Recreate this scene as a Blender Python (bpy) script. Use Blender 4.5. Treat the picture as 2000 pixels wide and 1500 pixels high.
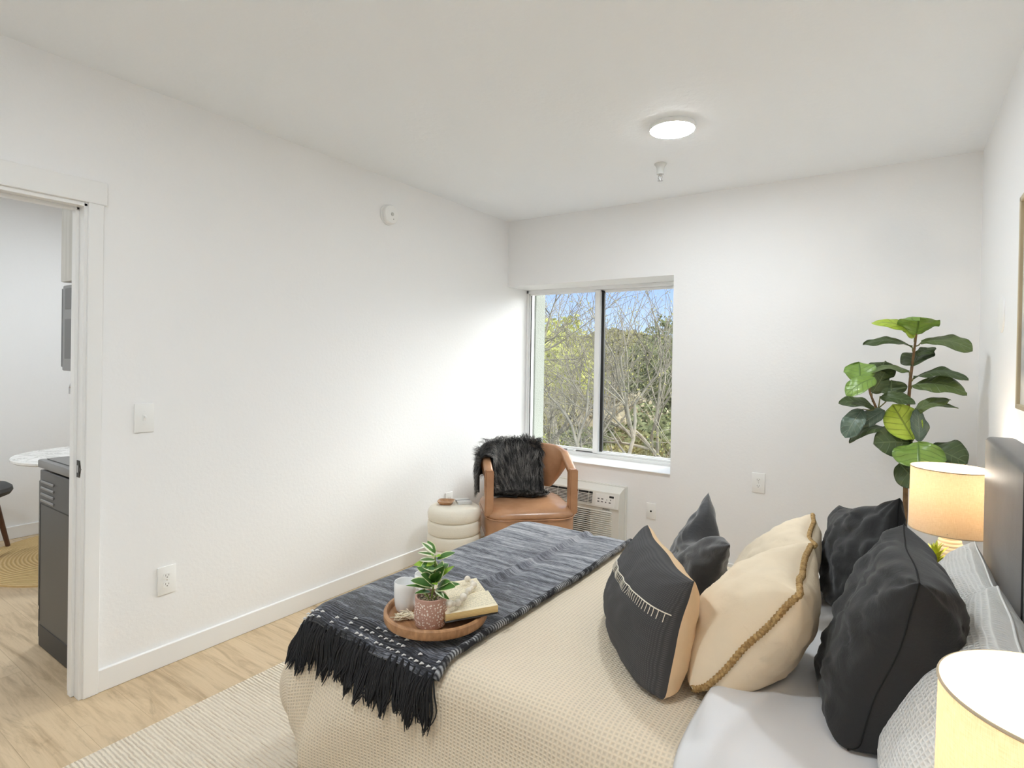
import bpy, bmesh, math, random
import numpy as np
from mathutils import Vector, Matrix, noise

for _o in list(bpy.data.objects):
    bpy.data.objects.remove(_o)
SC = bpy.context.scene
COL = SC.collection

# ------------------------------------------------------------------ camera
F_PX, YAW, PITCH, ROLL = 1103.92, 0.601, -0.0063, 0.0169
CAM = Vector((2.7634, -3.9465, 1.4292))
_fw = Vector((-math.sin(YAW)*math.cos(PITCH), math.cos(YAW)*math.cos(PITCH), math.sin(PITCH)))
_rt = Vector((math.cos(YAW), math.sin(YAW), 0))
_up = _rt.cross(_fw)
CR = _rt*math.cos(ROLL) + _up*math.sin(ROLL)
CU = -_rt*math.sin(ROLL) + _up*math.cos(ROLL)
cd = bpy.data.cameras.new('camera')
cam = bpy.data.objects.new('camera', cd)
COL.objects.link(cam)
M = Matrix.Identity(4)
for i in range(3):
    M[i][0], M[i][1], M[i][2], M[i][3] = CR[i], CU[i], -_fw[i], CAM[i]
cam.matrix_world = M
cd.sensor_fit = 'HORIZONTAL'
cd.sensor_width = 36.0
cd.lens = F_PX/2000*36
cd.shift_y = -40.25/2000
cd.clip_start = 0.02
cd.clip_end = 500
SC.camera = cam

def at(u, v, **k):
    """pixel of the 2000x1500 frame -> point on a plane x=, y= or z="""
    d = _fw + CR*((u-1000)/F_PX) - CU*((v-709.75)/F_PX)
    a, val = list(k.items())[0]
    i = 'xyz'.index(a)
    return CAM + d*((val-CAM[i])/d[i])

# ------------------------------------------------------------------ view, world, sun
SC.view_settings.view_transform = 'Standard'
SC.view_settings.look = 'None'
SC.view_settings.gamma = 1
SC.view_settings.use_curve_mapping = False
SC.view_settings.exposure = 0.63
SC.cycles.max_bounces = 12
SC.cycles.diffuse_bounces = 7
SC.cycles.transparent_max_bounces = 12
SC.cycles.sample_clamp_indirect = 8

W = bpy.data.worlds.new('sky')
SC.world = W
W.use_nodes = True
nt = W.node_tree
nt.nodes.clear()
_tc = nt.nodes.new('ShaderNodeTexCoord')
_sx = nt.nodes.new('ShaderNodeSeparateXYZ')
_rp = nt.nodes.new('ShaderNodeValToRGB')
_bg = nt.nodes.new('ShaderNodeBackground')
_wo = nt.nodes.new('ShaderNodeOutputWorld')
nt.links.new(_tc.outputs['Generated'], _sx.inputs[0])
nt.links.new(_sx.outputs['Z'], _rp.inputs[0])
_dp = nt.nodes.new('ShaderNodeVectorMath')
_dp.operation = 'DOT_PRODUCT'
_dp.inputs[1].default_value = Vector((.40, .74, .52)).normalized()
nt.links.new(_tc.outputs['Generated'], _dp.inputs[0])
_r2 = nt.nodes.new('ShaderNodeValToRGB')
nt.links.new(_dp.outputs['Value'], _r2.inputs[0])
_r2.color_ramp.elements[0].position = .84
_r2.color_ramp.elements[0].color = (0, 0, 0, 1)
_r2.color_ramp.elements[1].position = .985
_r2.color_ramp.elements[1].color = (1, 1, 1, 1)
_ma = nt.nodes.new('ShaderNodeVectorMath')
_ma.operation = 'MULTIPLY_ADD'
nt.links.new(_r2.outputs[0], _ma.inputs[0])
SKY_GLOW = 3.3  # bright sky patch added above the window view to light the room
_ma.inputs[1].default_value = (SKY_GLOW, SKY_GLOW*.99, SKY_GLOW*.96)
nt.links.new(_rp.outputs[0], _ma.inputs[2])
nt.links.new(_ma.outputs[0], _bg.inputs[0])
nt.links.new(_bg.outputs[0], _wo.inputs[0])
SKY_BOOST = 5.0
_e = _rp.color_ramp.elements
_e[0].position = 0.0
_e[0].color = (0.12/1, 0.14, 0.15, 1)
_e[1].position = 1.0
_e[1].color = (.22, .26, .32, 1)
for p, c in ((0.02, (.105, .13, .172, 1)), (0.12, (.068, .098, .178, 1)), (0.22, (.064, .094, .18, 1)), (0.36, (.12, .15, .2, 1))):
    q = _e.new(p)
    q.color = c
_bg.inputs['Strength'].default_value = SKY_BOOST

sd = bpy.data.lights.new('sun', 'SUN')
sd.energy = 1.9
sd.angle = 0.01
sd.color = (1, .95, .86)
sun = bpy.data.objects.new('sun', sd)
COL.objects.link(sun)
sun.rotation_euler = Vector((-.35, .60, -.72)).to_track_quat('-Z', 'Y').to_euler()

# ------------------------------------------------------------------ helpers
def lin(c):
    """#rrggbb or 0-255 triple (as seen) -> linear"""
    if isinstance(c, str):
        c = [int(c[i:i+2], 16) for i in (1, 3, 5)]
    o = []
    for x in c:
        x = x/255
        o.append(x/12.92 if x <= .04045 else ((x+.055)/1.055)**2.4)
    return (o[0], o[1], o[2], 1)

class NT:
    def __init__(s, name):
        s.m = bpy.data.materials.new(name)
        s.m.use_nodes = True
        s.t = s.m.node_tree
        s.b = s.t.nodes['Principled BSDF']
        s.out = s.t.nodes['Material Output']
    def n(s, typ, ins=None, **at_):
        nd = s.t.nodes.new('ShaderNode'+typ)
        for k, v in at_.items():
            setattr(nd, k, v)
        for k, v in (ins or {}).items():
            if hasattr(v, 'is_output') or isinstance(v, bpy.types.NodeSocket):
                s.t.links.new(v, nd.inputs[k])
            else:
                nd.inputs[k].default_value = v
        return nd
    def link(s, a, b):
        s.t.links.new(a, b)
    def coord(s, kind='Object', scale=(1, 1, 1), rot=(0, 0, 0), loc=(0, 0, 0)):
        tc = s.n('TexCoord')
        mp = s.n('Mapping', {'Vector': tc.outputs[kind]})
        mp.inputs['Scale'].default_value = scale
        mp.inputs['Rotation'].default_value = rot
        mp.inputs['Location'].default_value = loc
        return mp.outputs[0]
    def noise(s, vec, scale, detail=3, rough=.55, dist=0):
        return s.n('TexNoise', {'Vector': vec, 'Scale': scale, 'Detail': detail, 'Roughness': rough, 'Distortion': dist}).outputs[0]
    def wave(s, vec, period, axis='X', dist=0, dscale=1.0, typ='BANDS'):
        w = s.n('TexWave', {'Vector': vec, 'Scale': 2*math.pi/(20*period), 'Distortion': dist, 'Detail Scale': dscale, 'Detail': 2})
        w.wave_type = typ
        w.rings_direction = 'Z'
        if typ == 'BANDS':
            w.bands_direction = axis
        return w.outputs['Fac']
    def ramp(s, fac, stops, interp='LINEAR'):
        r = s.n('ValToRGB', {'Fac': fac})
        r.color_ramp.interpolation = interp
        el = r.color_ramp.elements
        el[0].position, el[0].color = stops[0][0], stops[0][1]
        el[1].position, el[1].color = stops[-1][0], stops[-1][1]
        for p, c in stops[1:-1]:
            e = el.new(p)
            e.color = c
        return r.outputs[0]
    def math(s, op, a, b=0.0):
        nd = s.n('Math', operation=op)
        for i, v in enumerate((a, b)):
            if isinstance(v, (int, float)):
                nd.inputs[i].default_value = v
            else:
                s.link(v, nd.inputs[i])
        return nd.outputs[0]
    def mix(s, fac, a, b, mode='MIX'):
        nd = s.n('Mix', data_type='RGBA', blend_type=mode)
        for i, v in ((0, fac), (6, a), (7, b)):
            if isinstance(v, (int, float, tuple)):
                nd.inputs[i].default_value = v
            else:
                s.link(v, nd.inputs[i])
        return nd.outputs[2]
    def bump(s, h, strength=.3, dist=.01, prev=None):
        b = s.n('Bump', {'Height': h, 'Strength': strength, 'Distance': dist})
        if prev is not None:
            s.link(prev, b.inputs['Normal'])
        s.link(b.outputs[0], s.b.inputs['Normal'])
        return b.outputs[0]
    def set(s, col=None, rough=None, metal=None, spec=None, **kw):
        if col is not None:
            if isinstance(col, tuple):
                s.b.inputs['Base Color'].default_value = col
            else:
                s.link(col, s.b.inputs['Base Color'])
        for k, v in (('Roughness', rough), ('Metallic', metal), ('Specular IOR Level', spec)):
            if v is not None:
                s.b.inputs[k].default_value = v
        for k, v in kw.items():
            s.b.inputs[k.replace('_', ' ')].default_value = v
        return s.m

def plain(name, col, rough=.5, metal=0.0, spec=.5, bump=None, var=None):
    t = NT(name)
    c = lin(col)
    v = t.coord()
    if var:
        sc, amt = var
        f = t.noise(v, sc, 4)
        dk = tuple(x*(1-amt) for x in c[:3])+(1,)
        lt = tuple(min(1, x*(1+amt)) for x in c[:3])+(1,)
        c = t.ramp(f, [(.3, dk), (.7, lt)])
    t.set(c, rough, metal, spec)
    if bump:
        t.bump(t.noise(v, bump[0], 3), bump[1], bump[2] if len(bump) > 2 else .005)
    return t.m

class MB:
    """collects vertices / faces / uvs for ONE mesh object"""
    def __init__(s):
        s.v, s.f, s.uv, s.mi = [], [], [], []
    def add(s, vs, fs, uvs=None, mi=0):
        o = len(s.v)
        s.v += [tuple(p) for p in vs]
        for k, f in enumerate(fs):
            s.f.append([o+i for i in f])
            s.mi.append(mi)
            if uvs:
                s.uv.append([uvs[i] for i in f])
            else:
                s.uv.append(None)
        return s
    def box(s, x0, x1, y0, y1, z0, z1, bev=0.0, seg=2, mi=0, mat=None):
        bm = bmesh.new()
        bmesh.ops.create_cube(bm, size=1)
        for v in bm.verts:
            v.co = Vector(((x0+x1)/2+v.co.x*(x1-x0), (y0+y1)/2+v.co.y*(y1-y0), (z0+z1)/2+v.co.z*(z1-z0)))
        if bev > 0:
            bmesh.ops.bevel(bm, geom=bm.edges[:], offset=bev, segments=seg, affect='EDGES', profile=.5)
        return s.bm(bm, mat, mi)
    def bm(s, bm, mat=None, mi=0):
        bm.verts.index_update()
        vs = [(mat @ v.co) if mat else v.co.copy() for v in bm.verts]
        fs = [[v.index for v in f.verts] for f in bm.faces]
        bm.free()
        return s.add(vs, fs, mi=mi)
    def lathe(s, prof, seg=32, c=(0, 0, 0), mat=None, cap=True, mi=0):
        vs, fs = [], []
        for r, z in prof:
            for k in range(seg):
                a = 2*math.pi*k/seg
                vs.append(Vector((r*math.cos(a), r*math.sin(a), z)))
        n = len(prof)
        for i in range(n-1):
            for k in range(seg):
                k2 = (k+1) % seg
                fs.append([i*seg+k, i*seg+k2, (i+1)*seg+k2, (i+1)*seg+k])
        if cap:
            fs.append(list(range(seg))[::-1])
            fs.append([(n-1)*seg+k for k in range(seg)])
        vs = [(mat @ v if mat else v)+Vector(c) for v in vs]
        return s.add(vs, fs, mi=mi)
    def tube(s, pts, rad, seg=8, cap=True, mi=0, flat=None):
        pts = [Vector(p) for p in pts]
        n = len(pts)
        if isinstance(rad, (int, float)):
            rad = [rad]*n
        vs, fs = [], []
        t0 = (pts[1]-pts[0]).normalized()
        nrm = t0.orthogonal().normalized()
        for i in range(n):
            t = (pts[min(i+1, n-1)]-pts[max(i-1, 0)])
            if t.length < 1e-9:
                t = t0
            t.normalize()
            nrm = (nrm - t*nrm.dot(t))
            if nrm.length < 1e-6:
                nrm = t.orthogonal()
            nrm.normalize()
            bn = t.cross(nrm)
            for k in range(seg):
                a = 2*math.pi*k/seg
                vs.append(pts[i]+(nrm*math.cos(a)+bn*math.sin(a))*rad[i])
        for i in range(n-1):
            for k in range(seg):
                k2 = (k+1) % seg
                fs.append([i*seg+k, i*seg+k2, (i+1)*seg+k2, (i+1)*seg+k])
        if cap:
            fs.append(list(range(seg))[::-1])
            fs.append([(n-1)*seg+k for k in range(seg)])
        return s.add(vs, fs, mi=mi)
    def grid(s, nu, nv, fn, uvfn=None, mi=0, flip=False):
        vs, uv, fs = [], [], []
        for i in range(nu+1):
            for j in range(nv+1):
                vs.append(fn(i/nu, j/nv))
                uv.append(uvfn(i/nu, j/nv) if uvfn else (i/nu, j/nv))
        for i in range(nu):
            for j in range(nv):
                a = i*(nv+1)+j
                q = [a, a+nv+1, a+nv+2, a+1]
                fs.append(q[::-1] if flip else q)
        return s.add(vs, fs, uv, mi)

def base_of(o):
    p = Vector((0, 0, 0))
    while o is not None:
        p = p + o.location
        o = o.parent
    return p

def build(name, mb, mat, parent=None, smooth=True, world=True, auto=35, weld=False):
    me = bpy.data.meshes.new(name)
    off = base_of(parent) if (parent is not None and world) else Vector((0, 0, 0))
    vs = [(p[0]-off.x, p[1]-off.y, p[2]-off.z) for p in mb.v]
    me.from_pydata(vs, [], mb.f)
    mats = mat if isinstance(mat, (list, tuple)) else [mat]
    for m_ in mats:
        me.materials.append(m_)
    if len(mats) > 1:
        me.polygons.foreach_set('material_index', mb.mi)
    if any(u is not None for u in mb.uv):
        ul = me.uv_layers.new(name='uv')
        flat = []
        for f, u in zip(mb.f, mb.uv):
            for i in range(len(f)):
                flat += list(u[i][:2]) if u else [0.0, 0.0]
        ul.data.foreach_set('uv', flat)
    if smooth:
        me.polygons.foreach_set('use_smooth', [True]*len(me.polygons))
        if auto < 179:
            me.set_sharp_from_angle(angle=math.radians(auto))
    me.validate()
    me.update()
    ob = bpy.data.objects.new(name, me)
    COL.objects.link(ob)
    if parent is not None:
        ob.parent = parent
    return ob

def tag(o, label, cat, group=None, kind=None):
    o['label'] = label
    o['category'] = cat
    if group:
        o['group'] = group
    if kind:
        o['kind'] = kind
    return o

def thing(name, label, cat, loc, rz=0.0, group=None):
    o = bpy.data.objects.new(name, None)
    COL.objects.link(o)
    o.empty_display_size = .05
    o.location = loc
    o.rotation_euler = (0, 0, rz)
    return tag(o, label, cat, group)

def struct(name, mb, mat, parent=None, **k):
    o = build(name, mb, mat, parent, **k)
    if parent is None:
        o['kind'] = 'structure'
    return o

def dup(root, loc, label, group=None):
    r = root.copy()
    COL.objects.link(r)
    r.location = loc
    r['label'] = label
    if group:
        r['group'] = group
    for ch in list(root.children):
        c = ch.copy()
        COL.objects.link(c)
        c.parent = r
        for g in list(ch.children):
            d = g.copy()
            COL.objects.link(d)
            d.parent = c
    return r

def nz(x, y, z=0.0):
    return noise.noise(Vector((x, y, z)))

def sm(t):
    t = max(0.0, min(1.0, t))
    return t*t*(3-2*t)

# ------------------------------------------------------------------ materials of the room
def wall_mat(name, col, bs=55, st=.10):
    t = NT(name)
    v = t.coord()
    t.set(lin(col), .62, 0, .3)
    b = t.bump(t.ramp(t.noise(v, bs, 3), [(.42, (0, 0, 0, 1)), (.6, (1, 1, 1, 1))]), st, .002)
    t.bump(t.noise(v, 2.2, 2), .10, .01, b)
    return t.m
M_WALL = wall_mat('wall_paint', (242, 242, 242))
M_CEIL = wall_mat('ceiling_paint', (244, 247, 250), 26, .22)
M_TRIM = plain('trim_paint', (240, 240, 239), .32)
M_PLASTIC = plain('white_plastic', (242, 242, 240), .35)
M_DARK = plain('dark_hole', (30, 30, 30), .8)
M_CHROME = plain('chrome', (200, 200, 202), .2, 1.0)
M_STEEL = plain('brushed_steel', (150, 150, 150), .38, .9)

def floor_mat():
    t = NT('oak_plank_floor')
    v = t.coord()
    br = t.n('TexBrick', {'Vector': v, 'Color1': (.3, .3, .3, 1), 'Color2': (.75, .75, .75, 1), 'Mortar': (0, 0, 0, 1),
                          'Scale': 1.0, 'Mortar Size': .0012, 'Mortar Smooth': .2, 'Brick Width': 1.22, 'Row Height': .182, 'Bias': 0.0})
    br.offset = .37
    base = t.mix(br.outputs['Color'], lin((202, 178, 144)), lin((218, 196, 164)))
    ofs = t.n('VectorMath', {0: v}, operation='ADD')
    sc = t.n('VectorMath', {0: br.outputs['Color'], 1: (7, 3, 1)}, operation='MULTIPLY')
    t.link(sc.outputs[0], ofs.inputs[1])
    m1 = t.n('Mapping', {'Vector': ofs.outputs[0]})
    m1.inputs['Scale'].default_value = (1.0, 9.0, 1)
    g1 = t.noise(m1.outputs[0], 2.2, 6, .62, .6)
    base = t.mix(t.ramp(g1, [(.48, (0, 0, 0, 1)), (.74, (.85, .85, .85, 1))]), base, lin((150, 124, 92)))
    m2 = t.n('Mapping', {'Vector': ofs.outputs[0]})
    m2.inputs['Scale'].default_value = (3.0, 60.0, 1)
    g2 = t.noise(m2.outputs[0], 2.0, 4, .6)
    base = t.mix(t.ramp(g2, [(.45, (0, 0, 0, 1)), (.75, (.35, .35, .35, 1))]), base, lin((176, 150, 116)))
    m3 = t.n('Mapping', {'Vector': v})
    m3.inputs['Scale'].default_value = (1.6, 6.0, 1)
    g3 = t.noise(m3.outputs[0], 1.6, 5, .7, 1.4)
    base = t.mix(t.ramp(g3, [(.58, (0, 0, 0, 1)), (.80, (.6, .6, .6, 1))]), base, lin((132, 112, 86)))
    base = t.mix(t.math('MULTIPLY', br.outputs['Fac'], .22), base, lin((110, 90, 66)))
    t.set(base, .42, 0, .4)
    t.bump(g2, .06, .002)
    return t.m
M_FLOOR = floor_mat()

# ------------------------------------------------------------------ the room shell
H, RW = 2.6, 3.117
DY0, DY1, DH = -3.83, -3.022, 2.04         # doorway
WX, WZ0, WZ1 = 1.434, .635, 2.05           # window recess
FRONT = -5.2
KX = -2.80                                 # far wall of the kitchen
struct('floor', MB().box(-3.0, RW+.25, FRONT-.2, .42, -.25, 0), M_FLOOR, smooth=False)
struct('ceiling', MB().box(-3.0, RW+.25, FRONT-.2, .42, H, H+.3), M_CEIL, smooth=False)
struct('wall_left', MB().box(-.105, 0, FRONT, DY0, 0, H).box(-.105, 0, DY0, DY1, DH, H).box(-.105, 0, DY1, .42, 0, H), M_WALL, smooth=False)
struct('wall_back', MB().box(WX, RW+.2, 0, .42, 0, H).box(0, WX, 0, .42, WZ1, H).box(0, WX, .012, .42, 0, WZ0), M_WALL, smooth=False)
struct('wall_right', MB().box(RW, RW+.2, FRONT, 0, 0, H), M_WALL, smooth=False)
struct('wall_front', MB().box(-.105, RW, FRONT-.2, FRONT, 0, H), M_WALL, smooth=False)
struct('wall_kitchen_far', MB().box(KX-.2, KX, FRONT, .42, 0, H), M_WALL, smooth=False)
struct('wall_kitchen_back', MB().box(KX, -.105, .22, .42, 0, H), M_WALL, smooth=False)
struct('wall_kitchen_front', MB().box(KX-.2, -.105, FRONT-.2, FRONT, 0, H), M_WALL, smooth=False)
BH = .0958
struct('baseboard_left', MB().box(0, .015, -2.967, .012, 0, BH, .003, 1), M_TRIM)
struct('baseboard_back', MB().box(WX, RW, -.015, 0, 0, BH, .003, 1).box(.015, WX-.001, -.003, .012, 0, BH, .003, 1), M_TRIM)
struct('baseboard_right', MB().box(RW-.015, RW, FRONT, -.015, 0, BH, .003, 1), M_TRIM)
struct('baseboard_kitchen', MB().box(KX, KX+.015, FRONT, .22, 0, BH, .003, 1), M_TRIM)

# doorway casing, jambs and stop
tr = MB()
tr.box(0, .018, DY1, DY1+.056, 0, DH+.004, .0025, 1)
tr.box(0, .018, DY0-.056, DY0, 0, DH+.004, .0025, 1)
tr.box(0, .020, DY0-.075, DY1+.068, DH+.004, DH+.098, .0025, 1)
tr.box(-.117, .008, DY1-.012, DY1+.004, 0, DH, .001, 1)
tr.box(-.117, .008, DY0-.004, DY0+.012, 0, DH, .001, 1)
tr.box(-.117, .008, DY0, DY1, DH-.012, DH+.01, .001, 1)
tr.box(-.075, -.040, DY1-.024, DY1-.01, 0, DH-.01, .003, 1)
tr.box(-.075, -.040, DY0+.01, DY0+.024, 0, DH-.01, .003, 1)
tr.box(-.075, -.040, DY0+.01, DY1-.01, DH-.024, DH-.01, .003, 1)
tr.box(-.123, -.105, DY1, DY1+.05, 0, DH+.09, .003, 1).box(-.123, -.105, DY0-.06, DY0, 0, DH+.09, .003, 1).box(-.123, -.105, DY0, DY1, DH, DH+.09, .003, 1)
trim = struct('trim_1', tr, M_TRIM)
sp = MB().box(-.032, -.003, DY1-.0145, DY1-.0115, .915, .985, .001, 1)
sp.tube([(-.003, DY1-.013, .922), (.006, DY1-.011, .95), (-.003, DY1-.013, .978)], .0025, 6)
strike = build('strike_plate', sp, plain('dark_nickel', (70, 68, 66), .35, .9), trim)
build('latch_hole', MB().box(-.024, -.012, DY1-.0155, DY1-.0140, .935, .965), M_CHROME, strike)

# ------------------------------------------------------------------ window
t = NT('window_glass')
_tr = t.n('BsdfTransparent', {'Color': (.97, .985, .975, 1)})
_gl = t.n('BsdfGlossy', {'Color': (1, 1, 1, 1), 'Roughness': 0.0})
_fr = t.n('Fresnel', {'IOR': 1.45})
_mx = t.n('MixShader', {0: _fr.outputs[0], 1: _tr.outputs[0], 2: _gl.outputs[0]})
t.link(_mx.outputs[0], t.out.inputs['Surface'])
M_GLASS = t.m
M_VINYL = plain('white_vinyl', (240, 241, 241), .3)
M_RUBBER = plain('black_gasket', (38, 38, 36), .6)
win = MB()
y0, y1 = .30, .40
win.box(0, .022, y0, y1, WZ0, WZ1, .003, 1).box(WX-.04, WX, y0, y1, WZ0, WZ1, .003, 1)
win.box(0, WX, y0, y1, WZ1-.028, WZ1, .003, 1)
win.box(0, WX, y0-.012, y1, WZ0, WZ0+.028, .003, 1).box(0, WX, y0+.012, y1, WZ0+.028, WZ0+.044, .003, 1)
window = struct('window_1', win, M_VINYL)
s1 = MB().box(.022, .036, y0+.012, y0+.035, WZ0+.03, WZ1-.03, .003, 1).box(.672, .716, y0+.004, y0+.035, WZ0+.03, WZ1-.03, .004, 1)
s1.box(.022, .7, y0+.012, y0+.035, WZ0+.03, WZ0+.062, .003, 1).box(.022, .7, y0+.012, y0+.035, WZ1-.045, WZ1-.026, .003, 1)
sash = build('sliding_sash', s1, M_VINYL, window)
build('glass_pane', MB().box(.036, .672, y0+.022, y0+.027, WZ0+.062, WZ1-.045), M_GLASS, sash, smooth=False)
build('gasket', MB().box(.036, .041, y0+.019, y0+.03, WZ0+.06, WZ1-.045).box(.666, .672, y0+.019, y0+.03, WZ0+.06, WZ1-.045), M_RUBBER, sash, smooth=False)
build('sash_latch', MB().box(.44, .52, y0-.006, y0+.014, WZ0+.028, WZ0+.05, .004, 2).box(.46, .50, y0-.012, y0, WZ0+.036, WZ0+.046, .003, 2), M_VINYL, sash)
s2 = MB().box(.70, .735, y0+.045, y0+.07, WZ0+.044, WZ1-.028, .003, 1).box(.70, WX-.04, y0+.045, y0+.07, WZ0+.03, WZ0+.05, .003, 1)
s2.box(.70, WX-.04, y0+.045, y0+.07, WZ1-.05, WZ1-.028, .003, 1)
fixed = build('fixed_sash', s2, M_VINYL, window)
build('glass_pane', MB().box(.735, WX-.04, y0+.055, y0+.06, WZ0+.05, WZ1-.05), M_GLASS, fixed, smooth=False)
build('gasket', MB().box(.717, .742, y0+.040, y0+.064, WZ0+.046, WZ1-.04), M_RUBBER, fixed, smooth=False)
struct('window_2', MB().box(0, WX, -.004, y0, WZ0-.004, WZ0+.004, .002, 1), M_TRIM)['label'] = 'white window sill board'

# exterior stucco pier left of the window, ground outside
t = NT('stucco')
v = t.coord()
t.set(lin((140, 143, 135)), .9, 0, .2)
t.bump(t.noise(v, 90, 3), .9, .01)
M_STUCCO = t.m
struct('wall_exterior', MB().box(-.9, .028, .42, .575, -6.5, 4.0).box(-.9, -.2, .42, .5, -6.5, 4).box(-.9, 6.0, .36, .42, -6.5, -.25), M_STUCCO, smooth=False)

# ------------------------------------------------------------------ outdoors
GZ = -6.0
t = NT('dry_ground')
v = t.coord()
n1 = t.noise(v, .35, 6, .65)
c = t.ramp(n1, [(.3, lin((98, 92, 68))), (.5, lin((118, 110, 86))), (.7, lin((86, 94, 56)))])
t.set(c, .95, 0, .1)
struct('ground_outside', MB().grid(40, 40, lambda a, b: Vector((-90+a*150, .8+b*140, GZ+1.2*nz(a*6, b*6)+5.5*sm((b-.35)/.6))), None, flip=True), t.m)

def bark(name, c1, c2):
    t = NT(name)
    v = t.coord()
    t.set(t.ramp(t.noise(v, 3.0, 5), [(.3, lin(c1)), (.7, lin(c2))]), .9, 0, .1)
    return t.m
M_BARK = bark('grey_bark', (116, 110, 98), (152, 145, 130))
M_BUD = plain('spring_buds', (176, 170, 96), .8, var=(3, .2))

def branch_tree(name, label, loc, height, seed, lean=(0, 0), r0=.13, levels=5, spread=.62, trunk=3.6):
    rnd = random.Random(seed)
    root = thing(name, label, 'tree', loc, group='bare trees outside the window')
    mb, tips = MB(), []
    def grow(p, d, ln, r, lv):
        n = 5 if lv < 3 else 4
        pts, rs = [Vector(p)], [r]
        dd = Vector(d)
        for i in range(n):
            dd = (dd + Vector((rnd.gauss(0, .13), rnd.gauss(0, .13), rnd.gauss(.03, .10)))).normalized()
            pts.append(pts[-1]+dd*ln/n)
            rs.append(r*(1-.45*(i+1)/n))
        mb.tube(pts, rs, 6 if lv < 2 else (5 if lv < 3 else 3), cap=False)
        if lv >= levels:
            tips.append((pts[-1], dd))
            tips.append((pts[-3], dd))
            return
        k = [3, 4, 4, 4, 3, 2][lv] if lv < 6 else 2
        for j in range(k):
            ti = rnd.uniform(.35, 1.0) if j else 1.0
            q = pts[min(n, max(1, int(ti*n)))]
            ax = Vector((rnd.gauss(0, 1), rnd.gauss(0, 1), rnd.gauss(0, .5)))
            ax = ax - dd*ax.dot(dd)
            if ax.length < 1e-3:
                continue
            ax.normalize()
            s_ = spread*rnd.uniform(.6, 1.35)
            nd = (dd*math.cos(s_)+ax*math.sin(s_)+Vector((0, 0, .12))).normalized()
            grow(q, nd, (height*.25 if lv == 0 else ln)*rnd.uniform(.62, .9), max(.0075, r*rnd.uniform(.45, .62)), lv+1)
    grow((loc[0], loc[1], loc[2]), Vector((lean[0], lean[1], 1)).normalized(), trunk, r0, 0)
    build('trunk', mb, M_BARK, root, auto=180)
    bb = MB()
    for p, d in tips:
        for q in range(2):
            c = p+Vector((rnd.gauss(0, .05), rnd.gauss(0, .05), rnd.gauss(0, .05)))
            a = Vector((rnd.gauss(0, 1), rnd.gauss(0, 1), rnd.gauss(0, 1))).normalized()
            b = a.orthogonal().normalized()
            s_ = rnd.uniform(.012, .03)
            bb.add([c-a*s_, c-b*s_*.5, c+a*s_, c+b*s_*.5], [[0, 1, 2, 3]])
    build('bud_cluster', bb, M_BUD, root, smooth=False)
    return root

branch_tree('bare_tree', 'bare budding tree with forked pale trunk in the left window pane', (-3.75, 8.1, GZ), 11.5, 5, (.01, -.01), .13, trunk=5.9)
branch_tree('bare_tree', 'bare grey tree with long slanting boughs in the right window pane', (-2.0, 7.2, GZ), 12.5, 11, (.10, .02), .13, trunk=4.6)
branch_tree('bare_tree', 'bare tree beyond the window, partly behind the centre bar', (-3.2, 11.5, GZ), 13.5, 23, (.05, 0), .13, trunk=4.6)
branch_tree('bare_tree', 'bare tree beside the stucco pier outside the window', (-6.0, 11.0, GZ), 13.5, 37, (.10, 0), .13, trunk=5.2)

def leaf_mat(name, c1, c2):
    t = NT(name)
    v = t.coord()
    t.set(t.ramp(t.noise(v, 1.2, 5), [(.3, lin(c1)), (.7, lin(c2))]), .8, 0, .2)
    return t.m
def crown_tree(label, loc, r, h, mat, seed, trunk=True, group='leafy trees far outside'):
    rnd = random.Random(seed)
    x, y, z = loc
    root = thing('leafy_tree', label, 'tree', loc, group=group)
    build('trunk', MB().tube([(x, y, z-.3), (x+.1, y, z+h*.3), (x, y, z+h*.6)], [r*.10, r*.08, r*.04], 8), M_BARK, root)
    mb = MB()
    cz = z+h*.62
    hz = h*.42
    for _ in range(5200):
        a = Vector((rnd.gauss(0, 1), rnd.gauss(0, 1), rnd.gauss(0, 1))).normalized()
        k = .78+.30*nz(a.x*2.3+seed, a.y*2.3, a.z*2.3)+rnd.uniform(-.12, .05)
        c = Vector((x+a.x*r*k, y+a.y*r*k, cz+a.z*hz*k))
        u = Vector((rnd.gauss(0, 1), rnd.gauss(0, 1), rnd.gauss(0, 1))).normalized()
        w = u.orthogonal().normalized()
        s_ = rnd.uniform(.025, .06)*r*.9
        mb.add([c-u*s_, c-w*s_*.6, c+u*s_, c+w*s_*.6], [[0, 1, 2, 3]])
    mb.grid(18, 10, lambda a, b: Vector((x+r*.66*math.cos(a*6.2832)*math.sin(b*3.1416), y+r*.66*math.sin(a*6.2832)*math.sin(b*3.1416), cz-hz*.66*math.cos(b*3.1416))))
    build('crown', mb, mat, root, smooth=False)
    return root
M_YG = leaf_mat('yellow_green_leaves', (150, 152, 70), (188, 188, 104))
M_OL = leaf_mat('olive_leaves', (116, 110, 70), (150, 142, 98))
M_GR = leaf_mat('green_leaves', (92, 97, 62), (126, 129, 88))
M_TN = leaf_mat('tan_leaves', (140, 127, 100), (172, 158, 130))
crown_tree('yellow green tree standing behind the bare boughs of the left pane', (-14.4, 24.5, -5.5), 4.4, 9.6, M_YG, 1)
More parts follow.
